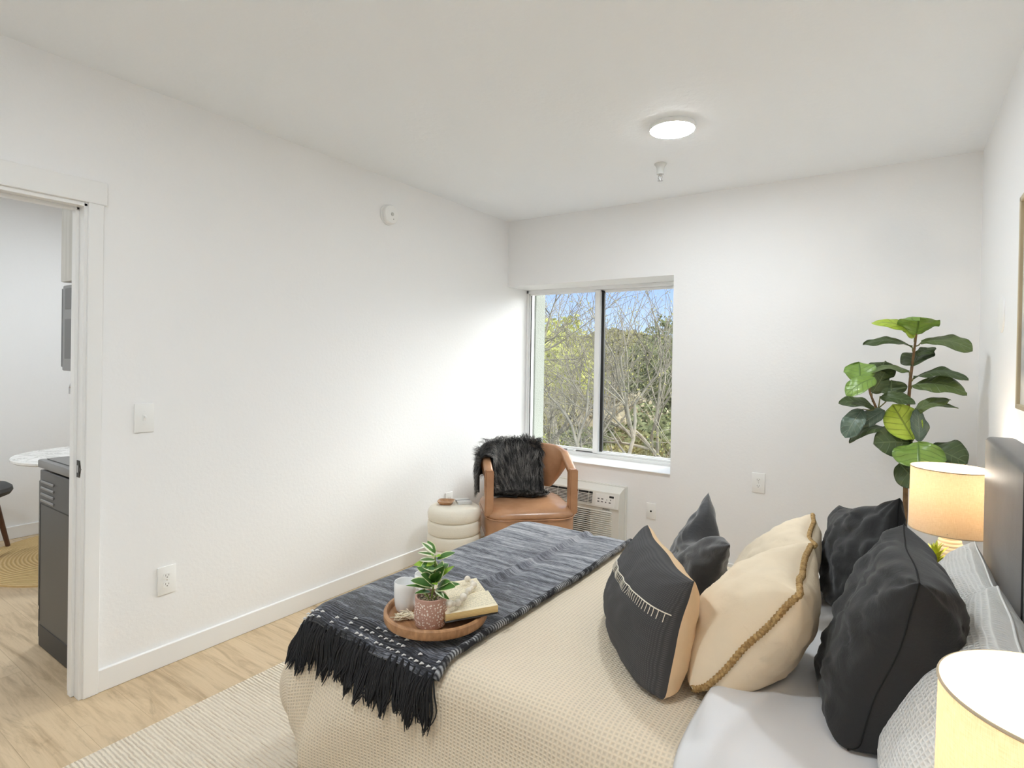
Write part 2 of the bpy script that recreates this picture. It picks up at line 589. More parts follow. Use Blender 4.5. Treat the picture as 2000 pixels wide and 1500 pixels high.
for i, (px, Y, top, r, m_, lb) in enumerate([
    (1200, 100, 642, 11.0, M_OL, 'olive tree on the skyline just right of the window bar'),
    (1268, 92, 655, 9.0, M_OL, 'olive tree on the skyline above the pale roof'),
    (1305, 38, 628, 4.2, M_GR, 'dark green tree at the right edge of the window view'),
    (1150, 40, 700, 5.0, M_TN, 'tan budding tree low behind the window bar'),
    (1080, 20, 745, 3.4, M_OL, 'olive bush low in the left pane'),
    (1215, 19, 775, 3.2, M_TN, 'tan bush below the skyline in the right pane'),
    (1290, 17, 800, 2.8, M_GR, 'green bush at the lower right of the window view'),
    (1120, 14.5, 830, 2.4, M_GR, 'green bush at the foot of the forked bare tree'),
    (1230, 13, 860, 2.3, M_OL, 'olive bush at the bottom of the right pane'),
    (1060, 13, 850, 2.2, M_YG, 'yellow green bush beside the stucco pier'),
    (1010, 26, 680, 4.5, M_OL, 'olive tree half hidden by the stucco pier'),
    (1420, 40, 660, 5.5, M_OL, 'olive tree past the right edge of the window view'),
    (1560, 34, 670, 5.0, M_TN, 'tan budding tree farther right, beyond the back wall'),
    (1700, 42, 660, 6.0, M_GR, 'dark green tree farthest right, beyond the back wall')]):
    p = at(px, top, y=Y)
    gz = GZ+5.5*sm(((Y-.8)/140-.35)/.6)-.6
    crown_tree(lb, (p.x, Y, gz), r, p.z-gz, m_, 50+i)

def house(label, px, py, Y, w, d, wallc, roofc, eave):
    p = at(px, py, y=Y)
    z0 = GZ-.5
    root = thing('house', label, 'house', (p.x, Y, z0), group='houses beyond the trees')
    x0, x1 = p.x-w/2, p.x+w/2
    ze = p.z-eave
    build('house_wall', MB().box(x0, x1, Y, Y+d, z0, ze), plain('house_wall_paint', wallc, .9, var=(1.5, .15)), root, smooth=False)
    rf = MB()
    rf.add([(x0-.3, Y-.3, ze), (x1+.3, Y-.3, ze), (x1+.3, Y+d+.3, ze), (x0-.3, Y+d+.3, ze), (x0-.3, Y+d/2, p.z), (x1+.3, Y+d/2, p.z)],
           [[0, 1, 5, 4], [2, 3, 4, 5], [0, 4, 3], [1, 2, 5], [0, 3, 2, 1]])
    build('roof', rf, plain('house_roof', roofc, .8, var=(2, .15)), root, smooth=False)
    mg = plain('house_window_glass', (80, 86, 92), .2)
    for k in range(3):
        xx = x0+(k+.5)*w/3
        build('house_window', MB().box(xx-.4, xx+.4, Y-.04, Y+.02, ze-1.7, ze-.6), mg, root, smooth=False)
house('pale roofed house among the trees in the right pane', 1266, 724, 75, 3.4, 5, (160, 152, 138), (150, 150, 152), .7)
house('brick red house below the skyline in the right pane', 1272, 752, 62, 3.0, 4, (120, 72, 62), (104, 84, 74), .7)

# ------------------------------------------------------------------ fixtures on walls and ceiling
def emis(name, col, s):
    t = NT(name)
    t.b.inputs['Base Color'].default_value = (*col, 1)
    t.b.inputs['Emission Color'].default_value = (*col, 1)
    t.b.inputs['Emission Strength'].default_value = s
    return t.m
M_LED = emis('led_diffuser', (.875, .945, 1), 114)
def ceiling_light(loc, label, group=None):
    r = thing('ceiling_light', label, 'ceiling light', loc, group=group)
    x, y, z = loc
    build('housing', MB().lathe([(.110, 0), (.112, -.003), (.112, -.020), (.108, -.023), (.099, -.023)], 48, loc), M_PLASTIC, r)
    build('diffuser', MB().lathe([(.106, -.0226), (.105, -.0245), (.10, -.0255), (.06, -.027), (.02, -.0275)], 48, loc), M_LED, r)
    return r
cl = ceiling_light((1.817, -1.20, H), 'flat round lit ceiling light above the bed foot')
dup(cl, (1.55, -3.7, H), 'unseen flat round ceiling light added as fill behind the camera')  # added fill lamp, out of view
dup(cl, (-1.5, -2.2, H), 'unseen flat round ceiling light added to light the kitchen')  # unseen lamp, put in so the kitchen is lit
dup(cl, (-1.5, -4.2, H), 'unseen flat round ceiling light added nearest the kitchen front')  # another unseen lamp added for the kitchen light

p = at(1290, 320, z=H)
spk = thing('fire_sprinkler', 'small chrome and white pendant fire sprinkler on the ceiling', 'sprinkler', p)
build('escutcheon', MB().lathe([(.036, 0), (.036, -.003), (.028, -.012), (.022, -.026), (.021, -.05), (.021, -.062), (.012, -.063)], 32, p), plain('sprinkler_white', (212, 212, 208), .4), spk)
fr = MB().lathe([(.009, -.062), (.009, -.07), (.006, -.074)], 16, p)
for s_ in (-1, 1):
    fr.tube([p+Vector((s_*.008, 0, -.068)), p+Vector((s_*.013, 0, -.082)), p+Vector((s_*.004, 0, -.098))], .0022, 6)
fr.tube([p+Vector((0, 0, -.072)), p+Vector((0, 0, -.1))], .0028, 8)
build('frame', fr, M_CHROME, spk)
build('deflector', MB().lathe([(.004, -.098), (.016, -.1), (.016, -.102), (.004, -.104)], 20, p), M_CHROME, spk)

RX = Matrix.Rotation(math.radians(90), 4, 'Y')      # lathe axis -> +X
p = Vector((0, -1.376, 2.357))
sdm = thing('smoke_detector', 'round white smoke detector high on the left wall', 'smoke detector', p)
build('base', MB().lathe([(.066, 0), (.066, .012), (.060, .016)], 48, p, RX), M_PLASTIC, sdm)
build('cover', MB().lathe([(.056, .016), (.060, .018), (.061, .034), (.056, .041), (.03, .044), (.004, .045)], 48, p, RX), M_PLASTIC, sdm)
build('test_button', MB().lathe([(.012, .044), (.012, .047), (.008, .048)], 24, p, RX), plain('button_grey', (205, 205, 200), .4), sdm)
build('indicator', MB().lathe([(.003, .043), (.003, .046)], 12, p+Vector((0, .012, -.03)), RX), plain('indicator_grey', (150, 150, 148), .4), sdm)

def plate(name, label, cat, c, n_axis, w=.08, h=.128, group=None):
    """a bevelled cover plate; n_axis 'x' (on the left wall) or 'y' (on the back wall, facing -y)"""
    r = thing(name, label, cat, c, group=group)
    def B(mb, u0, u1, z0, z1, d0, d1, bev=0):
        if n_axis == 'x':
            return mb.box(c[0]+d0, c[0]+d1, c[1]+u0, c[1]+u1, c[2]+z0, c[2]+z1, bev, 2)
        return mb.box(c[0]+u0, c[0]+u1, c[1]-d1, c[1]-d0, c[2]+z0, c[2]+z1, bev, 2)
    build('cover_plate', B(MB(), -w/2, w/2, -h/2, h/2, 0, .007, .0025), M_PLASTIC, r)
    return r, B
def duplex(label, c, ax):
    r, B = plate('wall_outlet', label, 'outlet', c, ax)
    for s_ in (-1, 1):
        z = s_*.020
        rc = MB()
        prof = []
        for k in range(28):
            a = 2*math.pi*k/28
            u = .0172*max(-.93, min(.93, math.cos(a)*1.12))
            prof.append((u, z+.0145*math.sin(a)))
        vs = []
        for d in (.006, .0098):
            for u, zz in prof:
                vs.append((c[0]+d, c[1]+u, c[2]+zz) if ax == 'x' else (c[0]+u, c[1]-d, c[2]+zz))
        n = 28
        fs = [[i, (i+1) % n, n+(i+1) % n, n+i] for i in range(n)]+[list(range(n, 2*n))]
        rc.add(vs, fs)
        rcp = build('receptacle', rc, M_PLASTIC, r)
        sl = MB()
        B(sl, -.0075, -.0055, z-.001, z+.0075, .0096, .0101)
        B(sl, .0055, .0075, z-.001, z+.0065, .0096, .0101)
        B(sl, -.0025, .0025, z-.0085, z-.004, .0096, .0101)
        build('slot', sl, plain('slot_grey', (120, 118, 114), .7), rcp, smooth=False)
    build('screw', B(MB(), -.002, .002, -.002, .002, .0068, .0082), M_CHROME, r, smooth=False)
    return r
p0, p1 = at(306, 1131, x=0), at(343, 1131, x=0)
duplex('white duplex outlet low on the left wall near the doorway', Vector((0, (p0.y+p1.y)/2, .392)), 'x')
duplex('white duplex outlet on the back wall right of the window', Vector((2.02, 0, .656)), 'y')
c = Vector((0, -2.80, 1.144))
sw, B = plate('light_switch', 'white toggle light switch beside the doorway', 'light switch', c, 'x')
build('toggle', MB().box(.006, .009, c.y-.006, c.y+.006, c.z-.013, c.z+.013, .001, 1).box(.006, .021, c.y-.004, c.y+.004, c.z+.0, c.z+.009, .002, 2), M_PLASTIC, sw)
build('screw', MB().lathe([(.003, .006), (.003, .0085)], 12, c+Vector((0, 0, .03)), RX), M_PLASTIC, sw)
build('screw', MB().lathe([(.003, .006), (.003, .0085)], 12, c+Vector((0, 0, -.03)), RX), M_PLASTIC, sw)
c = Vector((1.297, .012, .35))
cx, B = plate('coax_plate', 'white cable wall plate between the air conditioner and the corner', 'wall plate', c, 'y', .07, .115)
build('coax_jack', B(MB(), -.006, .006, -.006, .006, .006, .014, .002), M_DARK, cx)
p = at(876, 978, x=0)
duplex('white outlet on the left wall behind the cream pouf', Vector((0, p.y, p.z)), 'x')

p = at(1958, 615, x=RW)
rp = thing('round_cover', 'plain round white cover plate on the right wall', 'wall plate', Vector((RW, p.y, p.z)))
build('disc', MB().lathe([(.075, 0), (.075, -.005), (.068, -.008), (.01, -.009)], 48, Vector((RW, p.y, p.z)), RX), M_PLASTIC, rp)

# framed picture on the right wall (only its edge is in view)
pa = thing('framed_picture', 'thin framed picture above the headboard at the right edge', 'picture', Vector((RW-.02, -2.05, 1.295)))
y0_, y1_, z0_, z1_ = -2.68, -1.43, 1.295, 2.0
fb = MB()
for b in ((y0_, y1_, z0_, z0_+.016), (y0_, y1_, z1_-.016, z1_), (y0_, y0_+.016, z0_, z1_), (y1_-.016, y1_, z0_, z1_)):
    fb.box(RW-.032, RW-.0005, *b, .002, 1)
build('frame', fb, plain('picture_frame_wood', (196, 180, 150), .5), pa)
t = NT('picture_print')
v = t.coord(scale=(1, .8, 1.2))
t.set(t.ramp(t.noise(v, 2.0, 3), [(.35, lin((196, 190, 180))), (.55, lin((226, 220, 210))), (.7, lin((140, 146, 150)))]), .6)
build('print', MB().box(RW-.022, RW-.018, y0_+.01, y1_-.01, z0_+.01, z1_-.01), t.m, pa, smooth=False)

# ------------------------------------------------------------------ air conditioner under the window
M_AC = plain('ac_plastic', (228, 228, 222), .45)
ax0, ax1, az0, az1 = .44, 1.10, .085, .492
ay = -.115                                    # front of the lower grille
ac = thing('air_conditioner', 'white through-wall air conditioner under the window behind the armchair', 'air conditioner', Vector((.77, 0, az0)))
mb = MB()
prof = [(.012, az0), (ay, az0), (ay, .345), (ay-.012, .352), (ay+.012, az1-.03), (-.055, az1-.012), (-.018, az1), (.012, az1)]
vs = [(ax0, y, z) for y, z in prof]+[(ax1, y, z) for y, z in prof]
n = len(prof)
mb.add(vs, [[i, n+i, n+(i+1) % n, (i+1) % n] for i in range(n)]+[list(range(n)), list(range(2*n-1, n-1, -1))])
mb.box(ax0-.012, ax1+.012, -.012, .012, az0-.02, az1+.010, .003, 1)
cab = build('cabinet', mb, M_AC, ac, smooth=False)
def acf(z):                                   # front face y of the sloping upper part
    return ay-.012+(z-.352)/(az1-.03-.352)*.024
g = MB()
gx0, gx1, gz0, gz1 = ax0+.03, .885, .366, .452
g.add([(gx0, acf(gz0)-.001, gz0), (gx1, acf(gz0)-.001, gz0), (gx1, acf(gz1)-.001, gz1), (gx0, acf(gz1)-.001, gz1)], [[0, 1, 2, 3]])
build('air_outlet', g, M_DARK, ac, smooth=False)
g = MB()
for k in range(7):
    z = gz0+.004+k*(gz1-gz0-.022)/6
    g.box(gx0, gx1, acf(z)-.006, acf(z)+.006, z-.0022, z+.0022)
for k in range(5):
    x = gx0+.03+k*(gx1-gx0-.06)/4
    g.add([(x-.002, acf(gz0)-.005, gz0), (x+.002, acf(gz0)-.005, gz0), (x+.002, acf(gz1)-.005, gz1), (x-.002, acf(gz1)-.005, gz1)], [[0, 1, 2, 3]])
build('outlet_louver', g, M_AC, ac, smooth=False)
g = MB()
for k in range(13):
    z = .128+k*.0152
    g.box(ax0+.02, .872, ay-.0015, ay+.002, z, z+.006)
build('intake_slot', g, M_DARK, ac, smooth=False)
g = MB()
for k in range(14):
    z = .122+k*.0152
    g.box(ax0+.015, 1.045, ay-.010, ay+.002, z-.003, z+.0042, .002, 1)
build('intake_louver', g, M_AC, ac)
cp = MB()
def panel(mb, x0, x1, z0, z1, d):
    mb.add([(x0, acf(z0)-d, z0), (x1, acf(z0)-d, z0), (x1, acf(z1)-d, z1), (x0, acf(z1)-d, z1)], [[0, 1, 2, 3]])
for q in ((.915, 1.065, .362, .446, .003),):
    x0, x1, z0, z1, d = q
    cp.add([(x0, acf(z0)-d, z0), (x1, acf(z0)-d, z0), (x1, acf(z1)-d, z1), (x0, acf(z1)-d, z1),
            (x0, acf(z0)+.002, z0), (x1, acf(z0)+.002, z0), (x1, acf(z1)+.002, z1), (x0, acf(z1)+.002, z1)],
           [[0, 1, 2, 3], [0, 4, 5, 1], [1, 5, 6, 2], [2, 6, 7, 3], [3, 7, 4, 0]])
ctl = build('control_panel', cp, plain('ac_panel', (236, 236, 232), .4), ac, smooth=False)
g = MB()
panel(g, 1.022, 1.058, .426, .440, .0036)
build('display', g, plain('ac_display', (28, 28, 28), .2), ctl, smooth=False)
M_KEY = plain('ac_key_ink', (66, 66, 66), .6)
for (x, z) in ((.938, .412), (.968, .412), (.938, .392), (.968, .392), (1.030, .392)):
    g = MB()
    panel(g, x-.008, x+.008, z-.0035, z+.0035, .0036)
    build('button', g, M_KEY, ctl, smooth=False)
for (x, z, s_) in ((1.004, .410, 1), (1.034, .410, -1)):
    g = MB()
    g.add([(x-.005, acf(z)-.0037, z-.005*s_), (x+.005, acf(z)-.0037, z-.005*s_), (x, acf(z)-.0037, z+.005*s_)], [[0, 1, 2] if s_ > 0 else [2, 1, 0]])
    build('button', g, M_KEY, ctl, smooth=False)
g = MB()
panel(g, .994, 1.002, .388, .396, .0036)
build('button', g, M_KEY, ctl, smooth=False)
fc = bpy.data.curves.new('logo_text', 'FONT')
fc.body = 'Amana'
fc.size = .021
fc.shear = .25
fc.extrude = .0004
fc.materials.append(M_DARK)
fo = bpy.data.objects.new('logo_text', fc)
COL.objects.link(fo)
bpy.context.view_layer.update()
_me = bpy.data.meshes.new_from_object(fo.evaluated_get(bpy.context.evaluated_depsgraph_get()))
bpy.data.objects.remove(fo)
fo = bpy.data.objects.new('logo_text', _me)
COL.objects.link(fo)
fo.rotation_euler = (math.radians(90), 0, 0)
fo.location = Vector((.968, ay-.0134+.012, .333))-Vector(ac.location)
fo.parent = ac

# ------------------------------------------------------------------ kitchen seen through the doorway
M_OVEN = plain('range_enamel', (92, 92, 92), .42, .35, bump=(400, .25, .001))
rx0, rx1, ry0, ry1 = -.695, -.106-.014, -2.972, -2.212
rng = thing('kitchen_range', 'dark grey freestanding range just inside the doorway', 'range', Vector(((rx0+rx1)/2, (ry0+ry1)/2, 0)))
build('body', MB().box(rx0+.012, rx1, ry0, ry1, .0, .855, .003, 1), M_OVEN, rng)
build('toe_panel', MB().box(rx0+.03, rx1, ry0-.003, ry0+.01, .004, .105, .001, 1), plain('range_toe', (66, 66, 66), .5, .3), rng)
lv = MB()
for k in range(4):
    lv.box(rx0+.035, rx0+.20, ry0-.006, ry0+.002, .705+k*.03, .718+k*.03, .003, 1)
build('vent_louver', lv, M_STEEL, rng)
build('side_seam', MB().box(rx0+.02, rx1, ry0-.0015, ry0, .690, .694).box(rx0+.02, rx0+.024, ry0-.0015, ry0, .12, .69), plain('seam_dark', (58, 58, 58), .6), rng, smooth=False)
build('cooktop', MB().box(rx0-.004, rx1, ry0-.006, ry1+.006, .866, .905, .006, 2), M_STEEL, rng)
build('glass_top', MB().box(rx0+.03, rx1-.03, ry0+.02, ry1-.02, .905, .909, .001, 1), plain('black_glass', (60, 60, 60), .12), rng)
od = build('oven_door', MB().box(rx0-.018, rx0+.010, ry0+.004, ry1-.004, .18, .80, .004, 1), plain('oven_door_black', (44, 44, 44), .25), rng)
build('handle', MB().tube([(rx0-.05, ry0+.03, .78), (rx0-.05, ry1-.03, .78)], .011, 10).box(rx0-.05, rx0-.01, ry0+.03, ry0+.05, .77, .79).box(rx0-.05, rx0-.01, ry1-.05, ry1-.03, .77, .79), M_STEEL, od)
build('storage_drawer', MB().box(rx0-.012, rx0+.012, ry0+.004, ry1-.004, .03, .17, .004, 1), plain('drawer_black', (52, 52, 52), .3), rng)
build('control_knob', MB().lathe([(.018, 0), (.017, -.025), (.006, -.027)], 20, (rx0-.004, ry0+.12, .845), RX), M_STEEL, rng)

mwx = -.415
mw = thing('microwave', 'stainless over-range microwave on the kitchen wall', 'microwave', Vector((-.26, -2.59, 1.345)))
build('body', MB().box(mwx, -.106, ry0, ry1, 1.345, 1.735, .004, 1), M_STEEL, mw)
build('door', MB().box(mwx-.03, mwx-.001, ry0+.004, ry1-.2, 1.36, 1.725, .004, 1), plain('microwave_glass', (40, 40, 40), .15), mw)
sd_ = MB()
for z0, z1 in ((1.40, 1.58), (1.625, 1.72)):
    sd_.box(mwx+.035, -.13, ry0-.003, ry0, z0, z1, .001, 1)
build('side_panel', sd_, plain('steel_panel', (120, 120, 120), .4, .8), mw)
t = NT('pale_cabinet_wood')
v = t.coord(scale=(14, 14, 1))
t.set(t.ramp(t.noise(v, 3, 4), [(.3, lin((190, 188, 180))), (.7, lin((212, 210, 203)))]), .5)
kc = thing('wall_cabinet', 'pale wood grain wall cabinet above the microwave', 'cabinet', Vector((-.27, -2.59, 1.752)))
build('body', MB().box(-.43, -.106, ry0, ry1, 1.752, 2.45, .002, 1), t.m, kc)
build('door', MB().box(-.448, -.431, ry0+.002, -2.595, 1.755, 2.445, .002, 1), t.m, kc)
build('door', MB().box(-.448, -.431, -2.589, ry1-.002, 1.755, 2.445, .002, 1), t.m, kc)
p = at(139, 757, y=-2.88)
fa = thing('faucet', 'small chrome faucet spout peeking past the door frame under the microwave', 'faucet', p)
build('spout', MB().tube([Vector((-.106, p.y, p.z+.02)), Vector((p.x+.06, p.y, p.z+.02)), Vector((p.x+.015, p.y, p.z+.016)), Vector((p.x, p.y, p.z)), Vector((p.x, p.y, p.z-.03))], .010, 10), M_CHROME, fa)
build('wall_flange', MB().lathe([(.028, 0), (.028, -.006), (.014, -.012)], 24, Vector((-.106, p.y, p.z+.02)), RX), M_CHROME, fa)
build('lever', MB().tube([Vector((p.x+.02, p.y, p.z+.02)), Vector((p.x+.01, p.y, p.z+.055))], .006, 8), M_CHROME, fa)

# jute rug, marble table, stool
t = NT('jute_braid')
v = t.coord()
w_ = t.wave(v, .022, typ='RINGS', dist=1.2, dscale=2.0)
nn = t.noise(v, 60, 3)
t.set(t.mix(t.math('MULTIPLY', w_, .7), lin((206, 174, 120)), t.mix(nn, lin((226, 198, 148)), lin((242, 218, 172)))), .95, 0, .1)
t.bump(t.math('ADD', w_, t.math('MULTIPLY', nn, .5)), .9, .006)
jc = Vector((-2.02, -2.24, 0))
jr = build('jute_rug', MB().lathe([(.70, .0), (.70, .010), (.69, .013), (.3, .013), (.01, .013)], 96, (0, 0, 0)), t.m)
jr.location = jc
tag(jr, 'round braided jute rug on the kitchen floor', 'rug')
t = NT('marble_top')
v = t.coord()
t.set(t.ramp(t.noise(v, 4, 8, .7, 2.2), [(.38, lin((236, 235, 233))), (.52, lin((226, 225, 222))), (.56, lin((176, 174, 170))), (.6, lin((236, 235, 233)))]), .25)
tc_ = Vector((-1.76, -2.41, .013))
tb = thing('bistro_table', 'round white marble topped table in the kitchen', 'table', tc_)
build('tabletop', MB().lathe([(.39, .715), (.40, .722), (.40, .735), (.396, .739), (.01, .739)], 72, tc_), t.m, tb)
build('pedestal', MB().lathe([(.19, 0), (.19, .012), (.12, .022), (.04, .06), (.026, .2), (.026, .6), (.05, .69), (.12, .715)], 40, tc_), plain('pedestal_brass', (190, 170, 120), .35, .6), tb)
M_WALNUT = plain('walnut', (92, 62, 46), .45, var=(30, .2))
sc_ = Vector((-2.49, -2.82, 0))
st = thing('stool', 'grey padded stool with walnut legs beside the marble table', 'stool', sc_)
build('seat', MB().lathe([(.06, .405), (.15, .41), (.185, .425), (.20, .45), (.195, .475), (.17, .495), (.10, .507), (.01, .51)], 40, sc_), plain('grey_felt', (82, 82, 82), .9, bump=(200, .3)), st)
for k in range(4):
    a = math.radians(20+90*k)
    d = Vector((math.cos(a), math.sin(a), 0))
    build('leg', MB().tube([sc_+d*.11+Vector((0, 0, .42)), sc_+d*.21+Vector((0, 0, .014))], [.021, .014], 10), M_WALNUT, st)

# ------------------------------------------------------------------ area rug
t = NT('ribbed_wool')
v = t.coord()
w_ = t.wave(v, .0135, 'Y', 1.8, 1.6)
n1 = t.noise(t.coord(scale=(4, 40, 1)), 2.5, 4)
n2 = t.noise(v, 140, 2)
cc = t.mix(t.math('MULTIPLY', t.ramp(w_, [(.0, (1, 1, 1, 1)), (.35, (0, 0, 0, 1))]), t.ramp(n1, [(.4, (0, 0, 0, 1)), (.65, (.75, .75, .75, 1))])), lin((240, 228, 208)), lin((186, 160, 130)))
t.set(t.mix(t.math('MULTIPLY', n2, .25), cc, lin((206, 194, 176))), .95, 0, .1)
t.bump(t.math('ADD', w_, t.math('MULTIPLY', n2, .6)), .8, .008)
rug = build('area_rug', MB().box(.43, 2.6, -4.4, -1.15, .001, .013, .005, 2), t.m)
tag(rug, 'cream ribbed wool rug under the bed', 'rug')

# ------------------------------------------------------------------ the bed
BX0, BX1, BY0, BY1, BZ = 1.10, 3.012, -2.755, -1.385, .555
BR = .07
def drape(x, y, off=0.0, z0=BZ, r=BR, flare=.10, wav=1.0, bx0=BX0, far=True):
    """a cloth point laid over the bed; x,y beyond the edge hang down"""
    RC = .15 if y > -2.07 else .085
    ox = max(0.0, bx0+RC-x)
    on = max(0.0, BY0+RC-y)
    of = max(0.0, y-(BY1-RC)) if far else 0.0
    oy = on if on > 0 else -of
    ax_, ay_ = x+ox, y+oy
    wr = .006*nz(x*3.1, y*3.1, 1.7)+.004*nz(x*7, y*7, 4.2)
    hy = math.hypot(ox, oy)
    if hy > 1e-9:
        mx_, mn_ = max(ox, abs(oy)), min(ox, abs(oy))
        kp = (1+(mn_/mx_)**2.4)**(1/2.4)
        o = mx_*kp-RC+r
        Q = .43+RC
        sc_f = (Q-RC+r)/(Q*kp-RC+r)
        u_ = min(1.0, mx_/Q)
        if o > 0:
            o *= 1-u_+u_*sc_f
        dx, dy = -ox/hy, -oy/hy
        # where the flat top ends in this direction
        fl = max(0.0, (RC-r)/kp*math.sqrt(1+(mn_/mx_)**2))
        if o <= 0:
            return Vector((x, y, z0+off+wr))
        ax_, ay_ = ax_+dx*fl, ay_+dy*fl
    else:
        return Vector((x, y, z0+off+wr))
    q = r*math.pi/2
    if o < q:
        th = o/r
        h, dr = r*math.sin(th), r*(1-math.cos(th))
    else:
        th = math.pi/2
        h, dr = r+flare*(o-q), r+(o-q)*.985
    k = min(1, o/.3)
    per = x*1.0-y*1.0+ (ox-oy)*.0
    cn = min(ox, abs(oy)) if y < -2.07 else max(0.0, min(ox, abs(oy))-RC)
    fold = wav*k*(.020*math.sin(per*9+1.3*nz(per*2, 3.0))+.014*nz(per*5, o*2, 7))+min(1.0, cn/.12)*(.105*math.sin(math.pi*min(1.0, (o/.50))**1.5)-.05*min(1.2, o/.43)**2)
    hh = h+off*math.sin(th)+fold
    return Vector((ax_+dx*hh, ay_+dy*hh, z0-dr+off*math.cos(th)+wr*(1-k)))

bed = thing('bed', 'bed with a dark upholstered headboard against the right wall', 'bed', Vector((2.05, -2.07, .013)))
t = NT('charcoal_upholstery')
v = t.coord()
t.set(t.ramp(t.noise(v, 6, 5), [(.3, lin((72, 71, 71))), (.7, lin((100, 98, 97)))]), .46, 0, .5, Sheen_Weight=.35, Sheen_Roughness=.35)
t.bump(t.noise(v, 260, 3), .25, .002)
M_HEAD = t.m
hb = build('headboard', MB().box(BX1+.004, RW-.012, -2.79, -1.36, .25, 1.19, .018, 4), M_HEAD, bed)
build('seam_piping', MB().tube([(BX1+.003, -2.14, .3), (BX1+.003, -2.14, 1.18), (BX1+.09, -2.14, 1.191)], .0026, 6), plain('seam_black', (62, 61, 61), .7), hb)
M_SHEET = plain('white_cotton', (226, 226, 228), .85, bump=(500, .12, .001))
build('mattress', MB().box(BX0+.10, BX1, BY0+.09, BY1-.10, .26, BZ-.02, .05, 4), M_SHEET, bed)
build('box_base', MB().box(BX0+.10, BX1, BY0+.085, BY1-.10, .09, .26, .02, 2), plain('base_white', (214, 214, 216), .85), bed)
for sx, sy in ((BX0+.13, BY0+.13), (BX0+.13, BY1-.13), (BX1-.13, BY0+.13), (BX1-.13, BY1-.13)):
    build('leg', MB().box(sx-.03, sx+.03, sy-.03, sy+.03, .013, .10, .004, 1), plain('bed_leg_black', (40, 38, 36), .5), bed)

def waffle(name, col, p1, p2, st, dist, colv=.085):
    t = NT(name)
    v = t.coord('UV')
    nn = t.noise(v, 9, 3)
    vv = t.n('VectorMath', {0: v}, operation='ADD')
    ns = t.n('VectorMath', {0: t.n('TexNoise', {'Vector': v, 'Scale': 14, 'Detail': 2}).outputs['Color'], 1: (.006, .006, 0)}, operation='MULTIPLY')
    t.link(ns.outputs[0], vv.inputs[1])
    a = t.wave(vv.outputs[0], p1, 'X')
    b = t.wave(vv.outputs[0], p2, 'Y')
    h = t.math('MAXIMUM', a, b)
    h2 = t.math('ADD', h, t.math('MULTIPLY', t.noise(v, 220, 2), .35))
    c = lin(col)
    lo = tuple(x*(1-colv*2.2) for x in c[:3])+(1,)
    t.set(t.mix(h, lo, c), .9, 0, .15, Sheen_Weight=.15)
    b1 = t.bump(h2, st, dist)
    t.bump(nn, .25, .02, b1)
    return t.m
M_SPREAD = waffle('beige_waffle', (237, 222, 198), .0125, .0100, .55, .004)
HEM = .43
sx0, sx1 = BX0-HEM, 2.42
sy0, sy1 = BY0-HEM, BY1+.38
mb = MB()
def spread(a, b):
    x, y = sx0+a*(sx1-sx0), sy0+b*(sy1-sy0)
    return drape(x, y, .012)
mb.grid(150, 150, spread, lambda a, b: (sx0+a*(sx1-sx0), sy0+b*(sy1-sy0)))
bs = build('bedspread', mb, M_SPREAD, auto=180)
so = bs.modifiers.new('thick', 'SOLIDIFY')
so.thickness = .008
so.offset = -1
tag(bs, 'beige waffle weave bedspread covering the bed', 'bedspread')
p = drape(BX0+.15, BY0-HEM+.005, .016)
tgm = MB().add([p+Vector((0, -.012, .0)), p+Vector((.06, -.012, -.004)), p+Vector((.06, -.016, -.04)), p+Vector((0, -.016, -.036)), p+Vector((0, -.008, .0)), p+Vector((.06, -.008, -.004)), p+Vector((.06, -.012, -.04)), p+Vector((0, -.012, -.036))],
               [[0, 3, 2, 1], [4, 5, 6, 7], [0, 1, 5, 4], [1, 2, 6, 5], [2, 3, 7, 6], [3, 0, 4, 7]])
ctag = build('care_tag', tgm, plain('tag_white', (228, 226, 222), .7), bs, smooth=False)
ctag['label'] = 'small white care tag at the hem'

# white duvet folded open at the head
mb = MB()
dx0, dx1 = 2.375, BX1-.002
def duvet(a, b):
    x, y = dx0+a*(dx1-dx0), BY0-.40+b*(1.72)
    e = min(1.0, a/.06)
    th = .030*math.sqrt(max(0, 1-(1-e)**2))
    hill = .022*math.exp(-((y+2.52)/.13)**2)*math.exp(-((x-2.44)/.12)**2)+.014*nz(x*4, y*4, 9)+.012*math.exp(-((x-2.50-.25*(y+2.5))/.025)**2)*sm((-2.15-y)/.15)
    xx = x+.02*nz(y*4, 2.2)
    q = drape(xx, y, .014+th+hill, wav=.8)
    return q
mb.grid(40, 90, duvet, lambda a, b: (a, b))
dv = build('white_duvet', mb, M_SHEET, auto=180)
so = dv.modifiers.new('thick', 'SOLIDIFY')
so.thickness = .012
so.offset = -1
tag(dv, 'smooth white duvet turned down under the pillows', 'duvet')

# woven throw across the foot of the bed
t = NT('ikat_weave')
v = t.coord('UV')
s1 = t.noise(t.coord('UV', scale=(34, 420, 1)), 1.0, 4, .7)
s2 = t.noise(t.coord('UV', scale=(3.5, 34, 1)), 1.0, 3, .6, .4)
sep = t.n('SeparateXYZ', {0: v})
rib = t.wave(v, .0062, 'Y')
grow = t.math('MULTIPLY', t.math('ADD', sep.outputs['Y'], 0.0), .115)  # paler towards the far end: window sheen put into the weave colour
f = t.math('ADD', t.math('ADD', t.math('MULTIPLY', s1, .62), t.math('MULTIPLY', s2, .52)), grow)
cw = t.ramp(f, [(.50, lin((32, 32, 36))), (.58, lin((66, 68, 76))), (.66, lin((132, 135, 145))), (.80, lin((214, 215, 218)))])
t.set(cw, .9, 0, .2, Sheen_Weight=.3)
t.bump(t.math('ADD', rib, s1), .7, .004)
M_THROW = t.m
tx0, tx1 = BX0+.008, 1.715
ty0, ty1 = BY0+.0, BY1+.30
mb = MB()
